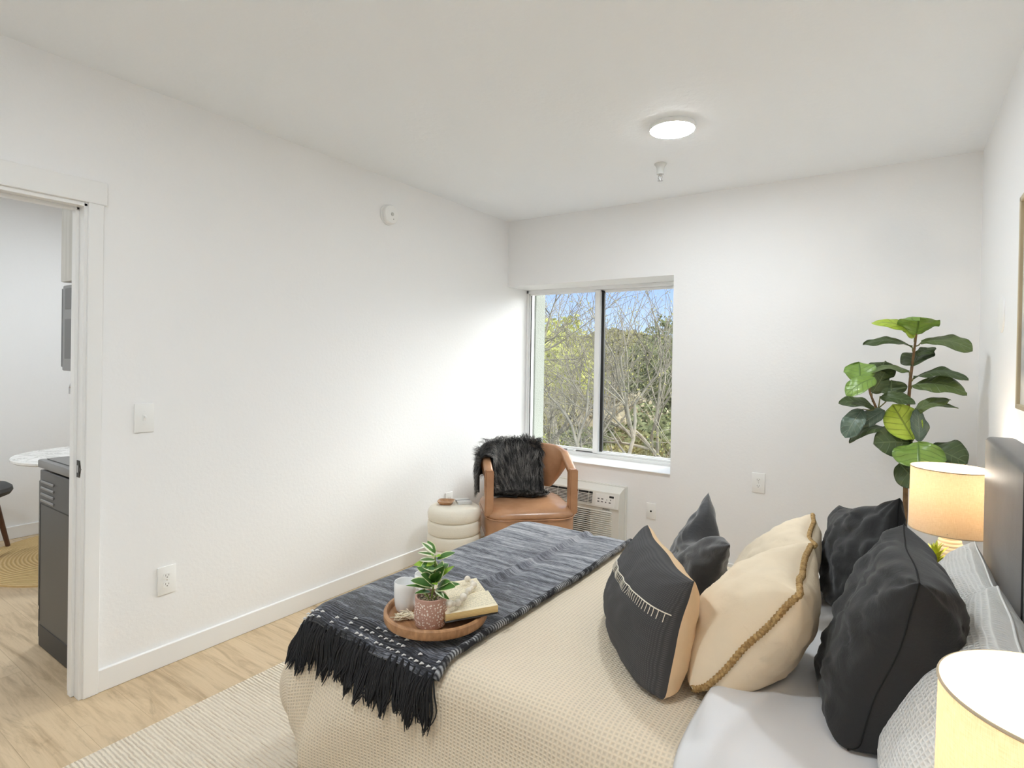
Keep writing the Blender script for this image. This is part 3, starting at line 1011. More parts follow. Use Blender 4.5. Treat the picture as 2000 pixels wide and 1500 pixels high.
def throw(a, b):
    # the near end sits a little skewed, the foot edge slips over the corner
    y = ty0+b*(ty1-ty0)
    lo = tx0-.035*(1-b)+.0
    x = lo+a*(tx1+.02*math.sin(b*3)-lo)
    rid = .012*math.exp(-((a-.60-.05*b)/.022)**2)*sm((b-.15)/.2)-.005*math.exp(-((a-.66-.05*b)/.03)**2)*sm((b-.15)/.2)
    return drape(x, y+.012*nz(a*4, 5.0)*(1-b), .028+rid+.004*nz(a*5, b*9, 3))
mb.grid(60, 130, throw, lambda a, b: (a*(tx1-tx0), b*(ty1-ty0)))
th = build('throw_blanket', mb, M_THROW, auto=180)
so = th.modifiers.new('thick', 'SOLIDIFY')
so.thickness = .006
so.offset = -1
tag(th, 'charcoal and white woven throw with black tassels across the bed foot', 'throw blanket')
t = NT('ribbed_hem')
v = t.coord(scale=(1, 1, 1))
st_ = t.math('MULTIPLY', t.wave(v, .011, 'Y'), t.ramp(t.noise(v, 22, 2), [(.42, (0, 0, 0, 1)), (.6, (1, 1, 1, 1))]))
t.set(t.mix(st_, lin((32, 32, 36)), lin((176, 176, 178))), .9)
hp = [throw(1.0, b/80)+Vector((.004, 0, .004)) for b in range(81)]
build('rolled_hem', MB().tube(hp, [.011+.0012*math.sin(i*1.7) for i in range(81)], 10), t.m, th)
rnd = random.Random(4)
M_TASSEL = plain('black_yarn', (30, 30, 32), .85)
NT_ = 27
M_KNOT = plain('white_yarn', (232, 232, 230), .8)
for i in range(NT_):
    a = (i+.5)/NT_
    mbt = MB()
    x = tx0-.035+a*(tx1-tx0+.035)
    lean = (rnd.uniform(-.40, .22)-.3*(1-a))
    L = .135+rnd.uniform(-.02, .03)
    for s_ in range(22):
        jx, jo = rnd.gauss(0, .0032), rnd.uniform(0, .013)
        l2 = L*rnd.uniform(.80, 1.04)
        pts = []
        sw = rnd.gauss(0, .015)
        for k in range(8):
            u = k/7
            xx = x+jx*(.35+u*1.0)+lean*l2*u*.55+sw*math.sin(u*3)
            yy = ty0+.012*nz(a*4, 5.0)+.012-l2*u
            pts.append(drape(xx, yy, .024+jo*(.4+u*.4)+.003*math.sin(u*5+i)))
        mbt.tube(pts, [.0019, .0023, .0024, .0023, .0022, .0021, .002, .001], 4, cap=False)
    tk = build('tassel', mbt, M_TASSEL, th, auto=180)
    if rnd.random() < .8:
        kn = MB()
        for q in range(rnd.choice((1, 2, 2, 3))):
            c_ = drape(x+rnd.gauss(0, .004), ty0+.018+q*.014, .033)
            kn.tube([c_+Vector((-.005, -.004, 0)), c_+Vector((.0, 0, .003)), c_+Vector((.005, .004, 0))], [.0015, rnd.uniform(.002, .0042), .0015], 6)
        build('knot', kn, M_KNOT, tk)

# ------------------------------------------------------------------ tray and what is on it
ZT = BZ+.046
t = NT('acacia')
v = t.coord(rot=(0, 0, .5))
t.set(t.ramp(t.noise(t.n('Mapping', {'Vector': v, 'Scale': (2, 22, 8)}).outputs[0], 3, 4, .6, .5), [(.3, lin((150, 106, 70))), (.7, lin((196, 150, 108)))]), .4)
M_ACACIA = t.m
tp = at(852, 1186, z=ZT+.031)
TC = Vector((tp.x, tp.y, ZT))
tray = thing('wooden_tray', 'round wooden tray on the woven throw', 'tray', TC)
TR = .165
build('tray_body', MB().lathe([(TR-.012, 0), (TR-.004, .002), (TR, .01), (TR, .028), (TR-.003, .032), (TR-.010, .032), (TR-.013, .028), (TR-.014, .012), (TR-.02, .009), (.02, .009)], 80, TC), M_ACACIA, tray)
ZF = ZT+.0095
M_CERAM = plain('white_glaze', (246, 246, 245), .18)
def mug(c, label, ang):
    dd_ = Vector((c.x-TC.x, c.y-TC.y, 0))
    if dd_.length > TR-.056:
        c = Vector((TC.x, TC.y, c.z))+dd_.normalized()*(TR-.056)
    r = thing('mug', label, 'mug', c, group='white mugs on the tray')
    build('body', MB().lathe([(.022, 0), (.028, .002), (.033, .018), (.036, .045), (.0365, .074), (.0358, .092), (.0345, .094), (.033, .092), (.033, .055), (.030, .02), (.02, .008), (.002, .008)], 40, c), M_CERAM, r)
    d = Vector((math.cos(ang), math.sin(ang), 0))
    pts = [c+d*.035+Vector((0, 0, .078))]
    for k in range(9):
        a = math.pi*k/8
        pts.append(c+d*(.039+.024*math.sin(a))+Vector((0, 0, .050+.028*math.cos(a))))
    pts.append(c+d*.034+Vector((0, 0, .022)))
    build('handle', MB().tube(pts, .0055, 10), M_CERAM, r)
    return c
q = at(789, 1190, z=ZF)
MC = mug(Vector((q.x, q.y, ZF)), 'front white ceramic mug at the left of the tray', math.radians(18))
MA = math.atan2(MC.y-TC.y, MC.x-TC.x)
MR = (MC-Vector((TC.x, TC.y, ZF))).length
M2 = max((Vector((TC.x+MR*math.cos(MA+s_), TC.y+MR*math.sin(MA+s_), ZF)) for s_ in (-.82, .82)), key=lambda p_: (p_-CAM).length)
mug(M2, 'rear white ceramic mug half hidden by the front mug', math.radians(25))

# potted plant
q = at(841, 1219, z=ZF)
PC = Vector((q.x, q.y, ZF))
pot = thing('potted_plant', 'variegated plant in a pink speckled pot on the tray', 'potted plant', PC)
t = NT('pink_speckle')
v = t.coord()
vo = t.n('TexVoronoi', {'Vector': v, 'Scale': 135, 'Randomness': .7})
t.set(t.mix(t.ramp(vo.outputs['Distance'], [(.31, (1, 1, 1, 1)), (.39, (0, 0, 0, 1))]), lin((186, 146, 130)), lin((238, 228, 220))), .6)
pb = build('pot', MB().lathe([(.040, 0), (.046, .003), (.050, .02), (.051, .045), (.049, .075), (.0475, .088), (.045, .0885), (.043, .085), (.043, .07)], 48, PC, cap=False), t.m, pot)
build('pot_rim', MB().lathe([(.0482, .080), (.0482, .0885), (.0465, .0905), (.0440, .0905), (.0430, .0885), (.0430, .076)], 48, PC, cap=False), plain('pink_clay', (190, 150, 134), .7), pb)
t = NT('potting_soil')
v = t.coord()
vo = t.n('TexVoronoi', {'Vector': v, 'Scale': 190})
t.set(t.ramp(vo.outputs['Color'], [(.2, lin((40, 30, 22))), (.5, lin((92, 74, 54))), (.75, lin((190, 172, 140)))]), .9)
t.bump(vo.outputs['Distance'], 1.0, .006)
build('soil', MB().lathe([(.0435, .070), (.0435, .076), (.03, .079), (.004, .080)], 32, PC), t.m, pot)

def leaf(mb, base, tip, width, nrm, curl=.0, fold=.15, shape='ell', nu=10, nv=6, wav=0.0, seed=0.0):
    """blade from base to tip; nrm = rough upper side; width = full width"""
    base, tip = Vector(base), Vector(tip)
    ax = tip-base
    L = ax.length
    ax.normalize()
    n = Vector(nrm)
    n = (n-ax*n.dot(ax))
    n = n.normalized() if n.length > 1e-6 else ax.orthogonal().normalized()
    sd2 = ax.cross(n)
    def prof(u):
        if shape == 'fig':
            return max(.0, (math.sin(math.pi*min(1, u)**.82))**.55*(.72+.34*u))*(1.0 if u < .9 else (1-((u-.9)/.1)**2*.55))
        return max(0.0, math.sin(math.pi*u**.9))**.75
    def f(a, b):
        w_ = (b*2-1)
        pw = prof(a)*width/2 if 0 < a < 1 else .0
        p_ = base+ax*(L*a)+sd2*(pw*w_)
        p_ += n*(curl*L*math.sin(math.pi*a)*1.0 + fold*pw*abs(w_) + wav*width*nz(a*3.5+seed, w_*1.8, seed)*abs(w_) - curl*.6*pw*w_*w_)
        return p_
    mb.grid(nu, nv, f, lambda a, b: (a, b))
def leafy(name, c_in, c_edge, edge=.75, rough=.4, vein=None, edge_n=.25, nveins=9):
    t = NT(name)
    tc = t.coord('UV')
    s_ = t.n('SeparateXYZ', {0: tc})
    d = t.math('ABSOLUTE', t.math('SUBTRACT', s_.outputs['Y'], .5))
    d2 = t.math('MULTIPLY', d, 2.0)
    nn = t.noise(t.coord(), 60, 3)
    e = t.math('ADD', d2, t.math('MULTIPLY', t.math('SUBTRACT', nn, .5), edge_n))
    c = t.mix(t.ramp(e, [(edge-.06, (0, 0, 0, 1)), (edge+.06, (1, 1, 1, 1))]), t.mix(nn, lin(c_in), tuple(x*1.25 for x in lin(c_in)[:3])+(1,)), lin(c_edge))
    h = None
    if vein:
        mid = t.ramp(d2, [(.02, (1, 1, 1, 1)), (.07, (0, 0, 0, 1))])
        sv = t.math('SUBTRACT', s_.outputs['X'], t.math('MULTIPLY', d2, .22))
        fr_ = t.math('FRACT', t.math('MULTIPLY', sv, float(nveins)))
        lv_ = t.ramp(t.math('ABSOLUTE', t.math('SUBTRACT', fr_, .5)), [(.02, (1, 1, 1, 1)), (.09, (0, 0, 0, 1))])
        vm = t.math('MAXIMUM', mid, t.math('MULTIPLY', lv_, .7))
        c = t.mix(t.math('MULTIPLY', vm, .65), c, lin(vein))
        h = t.math('SUBTRACT', 1.0, vm)
    t.set(c, rough, 0, .5)
    if h is not None:
        t.bump(h, .5, .004)
    return t.m
M_VAR = leafy('variegated_leaf', (70, 112, 46), (222, 226, 176), .78)
M_VAR2 = leafy('pale_variegated_leaf', (96, 132, 76), (236, 238, 214), .45)
M_LIME = leafy('young_leaf', (140, 178, 60), (178, 204, 96), .8)
M_STEMG = plain('green_stem', (126, 146, 66), .6)
toCam = (CAM-PC).normalized()
camR, camU = CR.copy(), CU.copy()
def PP(u, v, dd=0.0):
    """a point of the small plant: pixel on the vertical plane through the pot facing the camera, moved dd towards the camera"""
    n = Vector((_fw.x, _fw.y, 0)).normalized()
    d = _fw + CR*((u-1000)/F_PX) - CU*((v-709.75)/F_PX)
    s_ = (PC-CAM).dot(n)/d.dot(n)
    return CAM+d*s_-n*dd
stp = [PP(842, 1183, 0), PP(844, 1160, 0), PP(848, 1135, 0), PP(850, 1110, 0), PP(850, 1085, 0)]
sm_ = MB().tube(stp, [.0032, .003, .0028, .0024, .002], 8).tube([PP(842, 1180, 0), PP(836, 1160, .01), PP(830, 1145, .02)], .002, 6).tube([PP(843, 1180, 0), PP(852, 1162, .015), PP(862, 1150, .02)], .002, 6).tube([PP(842, 1180, 0), PP(832, 1168, -.01), PP(822, 1158, -.02)], .002, 6)
build('stem', sm_, M_STEMG, pot)
LV = [  # base px, tip px, tip depth towards camera, width m, material
    ((850, 1082), (822, 1061), -.01, .016, 1), ((850, 1081), (833, 1060), -.02, .018, 0), ((850, 1085), (816, 1077), .01, .012, 1),
    ((851, 1086), (862, 1082), .02, .012, 2), ((853, 1092), (890, 1077), .01, .018, 0), ((851, 1094), (820, 1090), .02, .016, 1),
    ((849, 1100), (811, 1097), .03, .020, 2), ((850, 1108), (826, 1098), .035, .034, 0), ((851, 1108), (868, 1098), .03, .032, 0),
    ((848, 1142), (827, 1110), .05, .034, 0), ((849, 1138), (858, 1103), .06, .030, 0), ((851, 1136), (870, 1102), .02, .030, 0),
    ((846, 1144), (806, 1124), .04, .026, 0), ((848, 1135), (888, 1105), .0, .014, 2), ((854, 1145), (882, 1128), .03, .022, 0),
    ((852, 1150), (893, 1134), .05, .030, 0), ((856, 1148), (900, 1136), .02, .018, 0), ((843, 1150), (796, 1136), .03, .010, 0),
    ((842, 1156), (815, 1146), .05, .012, 0), ((850, 1152), (872, 1152), .06, .014, 1), ((850, 1156), (880, 1163), .03, .014, 0),
    ((848, 1120), (838, 1096), -.03, .026, 0), ((852, 1118), (874, 1108), -.03, .024, 0), ((847, 1126), (812, 1112), -.02, .022, 0),
    ((846, 1140), (858, 1128), .06, .016, 2), ((848, 1090), (843, 1078), .02, .012, 2)]
for (b_, t_, dd, w_, mi) in LV:
    mb = MB()
    bp, tpt = PP(*b_), PP(t_[0], t_[1], dd)
    nrm = (toCam*.75+Vector((0, 0, 1))*.6)
    leaf(mb, bp, tpt, w_*1.3, nrm, curl=.08, fold=.12, seed=b_[0]*.37+t_[1])
    build('leaf', mb, [M_VAR, M_VAR2, M_LIME][mi], pot, auto=180)

# open book
t = NT('printed_page')
v = t.coord('UV')
rows = t.wave(v, .0068, 'Y')
wd = t.noise(t.coord('UV', scale=(420, 150, 1)), 1.0, 2)
ink = t.math('MULTIPLY', t.ramp(rows, [(.55, (0, 0, 0, 1)), (.7, (1, 1, 1, 1))]), t.ramp(wd, [(.42, (0, 0, 0, 1)), (.5, (1, 1, 1, 1))]))
su = t.n('SeparateXYZ', {0: v})
mx_ = t.math('LESS_THAN', t.math('ABSOLUTE', t.math('SUBTRACT', su.outputs['X'], .098)), .082)
my_ = t.math('LESS_THAN', t.math('ABSOLUTE', t.math('SUBTRACT', su.outputs['Y'], .065)), .052)
ink = t.math('MULTIPLY', t.math('MULTIPLY', ink, mx_), my_)
t.set(t.mix(t.math('MULTIPLY', ink, .55), lin((240, 228, 200)), lin((96, 88, 76))), .8)
M_PAGE = t.m
t = NT('page_edges')
v = t.coord()
t.set(t.mix(t.wave(v, .0026, 'Z'), lin((196, 164, 106)), lin((232, 206, 150))), .85)
M_EDGE = t.m
# bottom fore-edge corners, spine ends (world), read off the photo at the book's height
ZB = ZT+.0415
bk = thing('open_book', 'open paperback lying face up across the tray rim', 'book', Vector((at(912, 1175, z=ZB).x, at(912, 1175, z=ZB).y, ZF)))
S0, S1 = at(876, 1166, z=ZB+.012), at(950, 1157, z=ZB+.012)       # spine, left and right end
E0, E1 = at(868, 1205, z=ZB+.02), at(973, 1183, z=ZB+.02)         # near fore-edge
ud = (S1-S0)
ud.z = 0
BL = .165
ud = ud.normalized()
vd = Vector((ud.y, -ud.x, 0))            # towards the near fore-edge
if vd.dot(E0-S0) < 0:
    vd = -vd
S0 = S1-ud*BL
S0.z = S1.z = 0
def bookblock(sgn, thick):
    mb = MB()
    PWd = .128
    def top(a, b):
        z = ZB+thick*min(1, (b/.12))**.5*(1-.12*b)+.002-.008*(1-a)
        return S0+ud*(BL*a)+vd*(sgn*PWd*b)+Vector((0, 0, z))
    mb.grid(6, 14, top, lambda a, b: (a*BL, b*PWd), mi=0, flip=(sgn > 0))
    def side(a, b):                      # fore edge
        p_ = top(a, 1.0)
        return Vector((p_.x, p_.y, p_.z-b*(thick*.88)))+vd*(sgn*.002*math.sin(b*3.14))
    mb.grid(6, 4, side, None, mi=1, flip=(sgn > 0))
    for aa in (0.0, 1.0):
        def end(b, h, aa=aa):
            p_ = top(aa, b)
            return Vector((p_.x, p_.y, p_.z-h*(p_.z-(ZB-.008*(1-aa)))))
        mb.grid(14, 3, end, None, mi=1, flip=(aa < .5) == (sgn > 0))
    return mb
build('page_block', bookblock(1, .024), [M_PAGE, M_EDGE], bk, auto=40)
build('page_block', bookblock(-1, .012), [M_PAGE, M_EDGE], bk, auto=40)
cv = MB()
def cover(a, b):
    return S0+ud*(BL*a*1.03-.003)+vd*((b*2-1)*.132)+Vector((0, 0, ZB-.0015-.008*(1-a)))
cv.grid(4, 4, cover)
cvo = build('cover', cv, plain('book_cover', (50, 46, 44), .5), bk)
so = cvo.modifiers.new('thick', 'SOLIDIFY')
so.thickness = .0012

# bead garland
t = NT('pale_wood_bead')
v = t.coord()
t.set(t.ramp(t.noise(v, 40, 3), [(.3, lin((224, 213, 196))), (.7, lin((242, 235, 222)))]), .55)
M_BEAD = t.m
gp = [(913, 1131), (922, 1137), (925, 1143), (921, 1149), (915, 1154), (911, 1160), (905, 1166), (900, 1172), (894, 1177), (886, 1179), (878, 1179)]
g0 = at(913, 1140, z=ZB+.03)
gar = thing('bead_garland', 'pale wooden bead garland with a cream tassel lying on the open book', 'bead garland', Vector((g0.x, g0.y, ZB+.014)))
cord = []
for i, (u, v_) in enumerate(gp):
    far = v_ < 1157
    zc = ZB+(.030 if far else .041)
    p_ = at(u, v_, z=zc)
    rb = (.0108, .0070, .0118, .0078)[i % 4]
    mb = MB()
    prof = [(rb*.25, -rb*.97)]+[(rb*math.sin(math.pi*k/10), -rb*math.cos(math.pi*k/10)) for k in range(1, 10)]+[(rb*.25, rb*.97)]
    mb.lathe(prof, 20, p_, Matrix.Rotation(1.2, 4, (.6, .5, .2)))
    build('bead', mb, M_BEAD, gar)
    cord.append(p_)
tl = [at(858, 1176, z=ZB+.02), at(836, 1195, z=ZF+.004)+Vector((-.05, .02, 0)), at(815, 1204, z=ZF+.006), at(806, 1206, z=ZF+.008)]
build('cord', MB().tube(cord+tl, .0015, 6), plain('cord_cream', (226, 216, 196), .8), gar)
mb = MB()
rnd = random.Random(9)
hd = at(808, 1206, z=ZF+.009)
for k in range(80):
    dr = Vector((-.034-.018*rnd.random(), -.022+rnd.gauss(0, .014), 0))
    pts = [hd+Vector((rnd.gauss(0, .003), rnd.gauss(0, .003), rnd.uniform(-.004, .006)))]
    for j in range(1, 6):
        u = j/5
        pts.append(hd+dr*u*rnd.uniform(.85, 1.05)+Vector((rnd.gauss(0, .004), rnd.gauss(0, .005), max(-.004, rnd.gauss(.005, .005)-.003*u))))
    mb.tube(pts, .0013, 4, cap=False)
build('tassel', mb, plain('cream_yarn', (238, 226, 200), .9), gar, auto=180)

# ------------------------------------------------------------------ pillows
def pillow(nm, w, h, th, c, X, Y, front=.5, back=.5, pinch=.07, ex=.42, wr=.008, seed=0.0, n=56, chop=0.0, sag=.12, ear=0.0, cr=1.0, soft=.012, floor=.58):
    """returns (front MB, back MB, surface function, boundary loop). X,Y: in-plane axes, front side = X x Y"""
    X = Vector(X).normalized()
    Y = Vector(Y)
    Y = (Y-X*Y.dot(X)).normalized()
    Nn = X.cross(Y)
    c = Vector(c)
    def surf(a, b, s_):
        pr = (max(0.0, (1-a*a)*(1-b*b)))**ex
        x = w/2*a*(1-pinch*(1-b*b))
        y = h/2*b*(1-pinch*(1-a*a))
        y -= chop*math.exp(-(a/.38)**2)*max(0, (b+.3)/1.3)**1.5
        x *= 1+ear*max(0, b)*a*a
        z = th*(front if s_ > 0 else -back)*pr*(1-sag*b)
        z += s_*wr*pr**.5*(nz(a*2.2+seed, b*2.2, seed)*1.6+nz(a*5+seed, b*5, seed+3)*.8)
        ca = math.atan2(1.05-abs(b), 1.05-abs(a))
        dc = math.hypot(1-abs(a), 1-abs(b))
        z += s_*cr*wr*.9*math.sin(ca*11+seed)*math.exp(-dc*2.2)*pr**.4
        # creases running in from the seams
        e1 = math.sin(a*15+seed*2+2.5*b+2*nz(a*3, b*3, seed))*math.exp(-(1-b)*3.0)
        e2 = math.sin(b*17+seed+2.5*a+2*nz(a*3, b*3, seed+5))*math.exp(-(1-abs(a))*3.0)
        z += s_*cr*wr*(.75*e1+.55*e2)*pr**.5
        q_ = nz(a*1.6+b*1.2+seed, b*4.0-a, seed+8)
        z -= s_*cr*wr*.9*max(0, 1-abs(q_)*6)*pr**.6
        wv = soft*nz(a*1.7+seed*3, b*1.7, 1.5)
        y += wv*(abs(b)**3)
        x += soft*nz(a*1.7, b*1.7+seed*3, 6.5)*(abs(a)**3)
        z += soft*1.2*nz(a*1.3+seed, b*1.3, 11)*max(abs(a), abs(b))**3
        p_ = c+X*x+Y*y+Nn*z
        fz = floor+.012*pr
        if p_.z < fz+.02:
            d_ = (fz+.02-p_.z)
            p_.z = fz+.02*math.exp(-d_/.02)
        return p_
    def ang(i):
        return -math.cos(math.pi*i)
    mf, mk = MB(), MB()
    mf.grid(n, n, lambda a, b: surf(ang(a), ang(b), 1), lambda a, b: (ang(a)*w/2, ang(b)*h/2))
    mk.grid(n, n, lambda a, b: surf(ang(a), ang(b), -1), lambda a, b: (ang(a)*w/2, ang(b)*h/2), flip=True)
    loop = []
    m_ = 30
    for i in range(m_):
        loop.append(surf(-1+2*i/m_, -1, 1))
    for i in range(m_):
        loop.append(surf(1, -1+2*i/m_, 1))
    for i in range(m_):
        loop.append(surf(1-2*i/m_, 1, 1))
    for i in range(m_):
        loop.append(surf(-1, 1-2*i/m_, 1))
    return mf, mk, surf, loop
def fabric(name, c1, rough=.85, sc=300, st=.25, sheen=0.0, var=.06, weave=None):
    t = NT(name)
    v = t.coord()
    c = lin(c1)
    f = t.noise(v, 5, 4)
    t.set(t.ramp(f, [(.3, tuple(x*(1-var) for x in c[:3])+(1,)), (.7, tuple(min(1, x*(1+var)) for x in c[:3])+(1,))]), rough, 0, .25, Sheen_Weight=sheen)
    h = t.noise(v, sc, 2)
    b = t.bump(h, st, .0015)
    t.bump(t.noise(v, 16, 3, .6, .8), .22, .012, b)
    return t.m
def cushion(name, label, cat, mats, group=None, trim=None, closed='cover', **k):
    mf, mk, surf, loop = pillow(name, **k)
    root = thing(name, label, cat, Vector(k['c']), group=group)
    if isinstance(mats, (list, tuple)):
        build('front_panel', mf, mats[0], root, auto=180)
        build('back_panel', mk, mats[1], root, auto=180)
    else:
        off = len(mf.v)
        mf.v += mk.v
        mf.f += [[i+off for i in f] for f in mk.f]
        mf.uv += mk.uv
        mf.mi += mk.mi
        build(closed, mf, mats, root, auto=180)
    if trim:
        r_, m_, amp = trim
        pts = loop+[loop[0]]
        mb = MB()
        dense = []
        for i in range(len(pts)-1):
            for j in range(4):
                dense.append(pts[i].lerp(pts[i+1], j/4))
        dense.append(pts[-1])
        rr = [r_*(1+amp*math.sin(i*1.9)) for i in range(len(dense))]
        mb.tube(dense, rr, 7, cap=False)
        build('edge_trim', mb, m_, root, auto=180)
    return root, surf
t = NT('jute_braid_trim')
v = t.coord()
t.set(t.ramp(t.noise(v, 120, 3), [(.35, lin((150, 116, 70))), (.65, lin((196, 164, 112)))]), .95)
t.bump(t.noise(v, 220, 2), 1.0, .004)
M_JUTE = t.m
M_CREAM = fabric('cream_linen', (234, 218, 192))
M_BLACK = fabric('black_cotton', (43, 43, 44), .78, 400, .3, .2)
M_BSEAM = plain('black_seam', (18, 18, 18), .9)
M_VELVET = fabric('black_velvet', (46, 46, 48), .6, 300, .2, .5)
M_WWHITE = waffle('white_waffle', (244, 243, 239), .0115, .0105, .8, .004, .05)
t = NT('charcoal_weave')
v = t.coord('UV')
ck = t.math('MULTIPLY', t.wave(v, .0050, 'X'), t.wave(v, .0050, 'Y'))
t.set(t.mix(ck, lin((64, 63, 64)), lin((92, 90, 89))), .9)
t.bump(ck, .45, .002)
M_CHAR = t.m
M_TAN = fabric('tan_linen', (226, 196, 158))

# white waffle sleeping pillows leaning on the headboard
cushion('white_pillow', 'rear white waffle pillow against the headboard, beyond the black pillows', 'pillow', M_WWHITE, w=.62, h=.42, th=.17, c=(2.872, -1.79, .668), X=(-.02, 1, 0), Y=(.55, 0, .76), seed=1.0, group='white waffle pillows', wr=.007, trim=(.003, M_WWHITE, 0), ex=.36, cr=.4, floor=.607)
cushion('white_pillow', 'near white waffle pillow beside the near bedside lamp', 'pillow', M_WWHITE, w=.60, h=.42, th=.23, c=(2.885, -2.42, .700), X=(-.02, 1, 0), Y=(.45, 0, .85), seed=2.0, group='white waffle pillows', wr=.004, trim=(.003, M_WWHITE, 0), ex=.36, cr=.4, floor=.607)
# black shams
cushion('black_pillow', 'near large black pillow in front of the near white pillow', 'pillow', M_BLACK, w=.50, h=.46, th=.29, c=(2.735, -2.285, .765), X=(-.05, 1, 0), Y=(.26, .0, .97), seed=3.3, trim=(.0018, M_BSEAM, 0), wr=.012, ex=.34, pinch=.05, sag=.16, back=.36, front=.62, cr=.75, floor=.607)
cushion('black_pillow', 'far large black pillow leaning behind the rear cream cushion', 'pillow', M_BLACK, w=.48, h=.44, th=.20, c=(2.665, -1.67, .735), X=(-.40, .85, -.28), Y=(.25, -.15, .95), seed=5.1, trim=(.0018, M_BSEAM, 0), wr=.012, ex=.38, cr=.8, floor=.607)
# cream cushions with jute trim
cushion('cream_cushion', 'near cream cushion with jute braid edging', 'cushion', M_CREAM, w=.43, h=.405, th=.27, c=(2.448, -2.270, .728), X=(-.05, 1, 0), Y=(.585, .06, .81), seed=7.2, trim=(.008, M_JUTE, .18), ex=.38, wr=.007, pinch=.09, cr=.45, floor=.592)
cushion('cream_cushion', 'rear cream cushion with jute braid edging, beside the black velvet cushion', 'cushion', M_CREAM, w=.42, h=.42, th=.23, c=(2.405, -1.68, .675), X=(-.1, 1, 0), Y=(.55, .0, .80), seed=8.4, trim=(.008, M_JUTE, .18), ex=.38, wr=.007, pinch=.09, cr=.45, floor=.600)
# velvet cushion with a chopped top
cushion('velvet_cushion', 'black velvet cushion with a dented top behind the charcoal cushion', 'cushion', M_VELVET, w=.46, h=.42, th=.19, c=(2.150, -1.82, .675), X=(-.38, .90, .10), Y=(.34, .05, .9), seed=9.9, chop=.10, wr=.010, ex=.50, ear=.10, pinch=.12, cr=.55)
# charcoal lumbar with stitched line and tan back
lum, lsurf = cushion('charcoal_cushion', 'charcoal woven lumbar cushion with white stitched line and tan back', 'cushion', [M_CHAR, M_TAN], w=.59, h=.35, th=.23, c=(2.155, -2.285, .690), X=(.545, -.838, .05), Y=(.20, .13, .95), seed=11.0, front=.56, back=.44, ex=.40, wr=.007, sag=.14, pinch=.09, cr=.45)

def on_lum(a, b, d=.0015):
    e = 1e-3
    p_ = lsurf(a, b, 1)
    n_ = (lsurf(a+e, b, 1)-p_).cross(lsurf(a, b+e, 1)-p_).normalized()
    return p_+n_*d
mb = MB()
SB = .40
mb.tube([on_lum(-.985+1.97*i/60, SB) for i in range(61)], .0016, 6)
for i in range(46):
    a = -.96+1.92*i/45
    mb.tube([on_lum(a, SB), on_lum(a, SB-.07), on_lum(a+.002, SB-.14)], [.0011, .0011, .0011], 5)
build('stitched_line', mb, plain('ecru_yarn', (236, 228, 212), .85), lum)

# ------------------------------------------------------------------ pouf and the things on it
M_BOUCLE = plain('cream_boucle', (236, 230, 216), .95, bump=(160, .35, .004))
PFC = Vector((.312, -1.025, 0))
pf = thing('pouf', 'round cream pouf of stacked rings between the armchair and left wall', 'pouf', PFC)
R_ = .178
for k in range(5):
    z0 = .002+k*.0892
    h = .0892
    pr = [(R_-.018, z0+.0005), (R_-.008, z0+.002), (R_-.002, z0+.010), (R_, z0+.026), (R_+.001, z0+h*.5), (R_, z0+h-.026), (R_-.002, z0+h-.010), (R_-.008, z0+h-.002), (R_-.018, z0+h-.0005)]
    if k == 4:
        pr = pr[:5]+[(R_-.003, z0+h-.03), (R_-.012, z0+h-.014), (R_-.03, z0+h-.004), (R_-.07, z0+h+.002), (.05, z0+h+.004), (.005, z0+h+.0045)]
    build('cushion_ring', MB().lathe(pr, 64, PFC), M_BOUCLE, pf, auto=180)
PT = .002+5*.0892+.0045
q = at(871, 981, z=PT+.01)
dish = thing('wooden_dish', 'small square wooden dish on the cream pouf', 'dish', Vector((q.x, q.y, PT)))
def sqlathe(prof, c, rot, n=40):
    mb = MB()
    vs, fs = [], []
    for r_, z in prof:
        for k in range(n):
            a = 2*math.pi*k/n
            cr, sr = math.cos(a), math.sin(a)
            m_ = (abs(cr)**5+abs(sr)**5)**(-1/5)
            x, y = r_*m_*cr, r_*m_*sr
            vs.append(Vector((c.x+x*math.cos(rot)-y*math.sin(rot), c.y+x*math.sin(rot)+y*math.cos(rot), c.z+z)))
    for i in range(len(prof)-1):
        for k in range(n):
            k2 = (k+1) % n
            fs.append([i*n+k, i*n+k2, (i+1)*n+k2, (i+1)*n+k])
    fs.append(list(range(n))[::-1])
    fs.append([(len(prof)-1)*n+k for k in range(n)])
    return mb.add(vs, fs)
build('bowl', sqlathe([(.036, 0), (.042, .006), (.054, .020), (.055, .022), (.051, .021), (.040, .010), (.01, .009)], Vector((q.x, q.y, PT)), .55), M_ACACIA, dish, auto=50)
q = at(905, 979, z=PT+.008)
nb = thing('folded_cloth', 'folded pale grey cloth with a dark stripe on the cream pouf', 'cloth', Vector((q.x, q.y, PT)), 0)
t = NT('striped_cloth')
v = t.coord()
sx = t.n('SeparateXYZ', {0: v})
t.set(t.mix(t.ramp(t.math('ABSOLUTE', t.math('SUBTRACT', sx.outputs['X'], -.006)), [(.006, (1, 1, 1, 1)), (.009, (0, 0, 0, 1))]), lin((218, 217, 214)), lin((104, 106, 110))), .9)
mb = MB()
for k in range(3):
    mb.box(-.058+.001*k, .058-.001*k, -.048, .048, .0003+.0052*k, .0055+.0052*k, .0022, 2)
o_ = build('cloth_stack', mb, t.m, nb, world=False)
nb.rotation_euler = (0, 0, math.radians(-38))

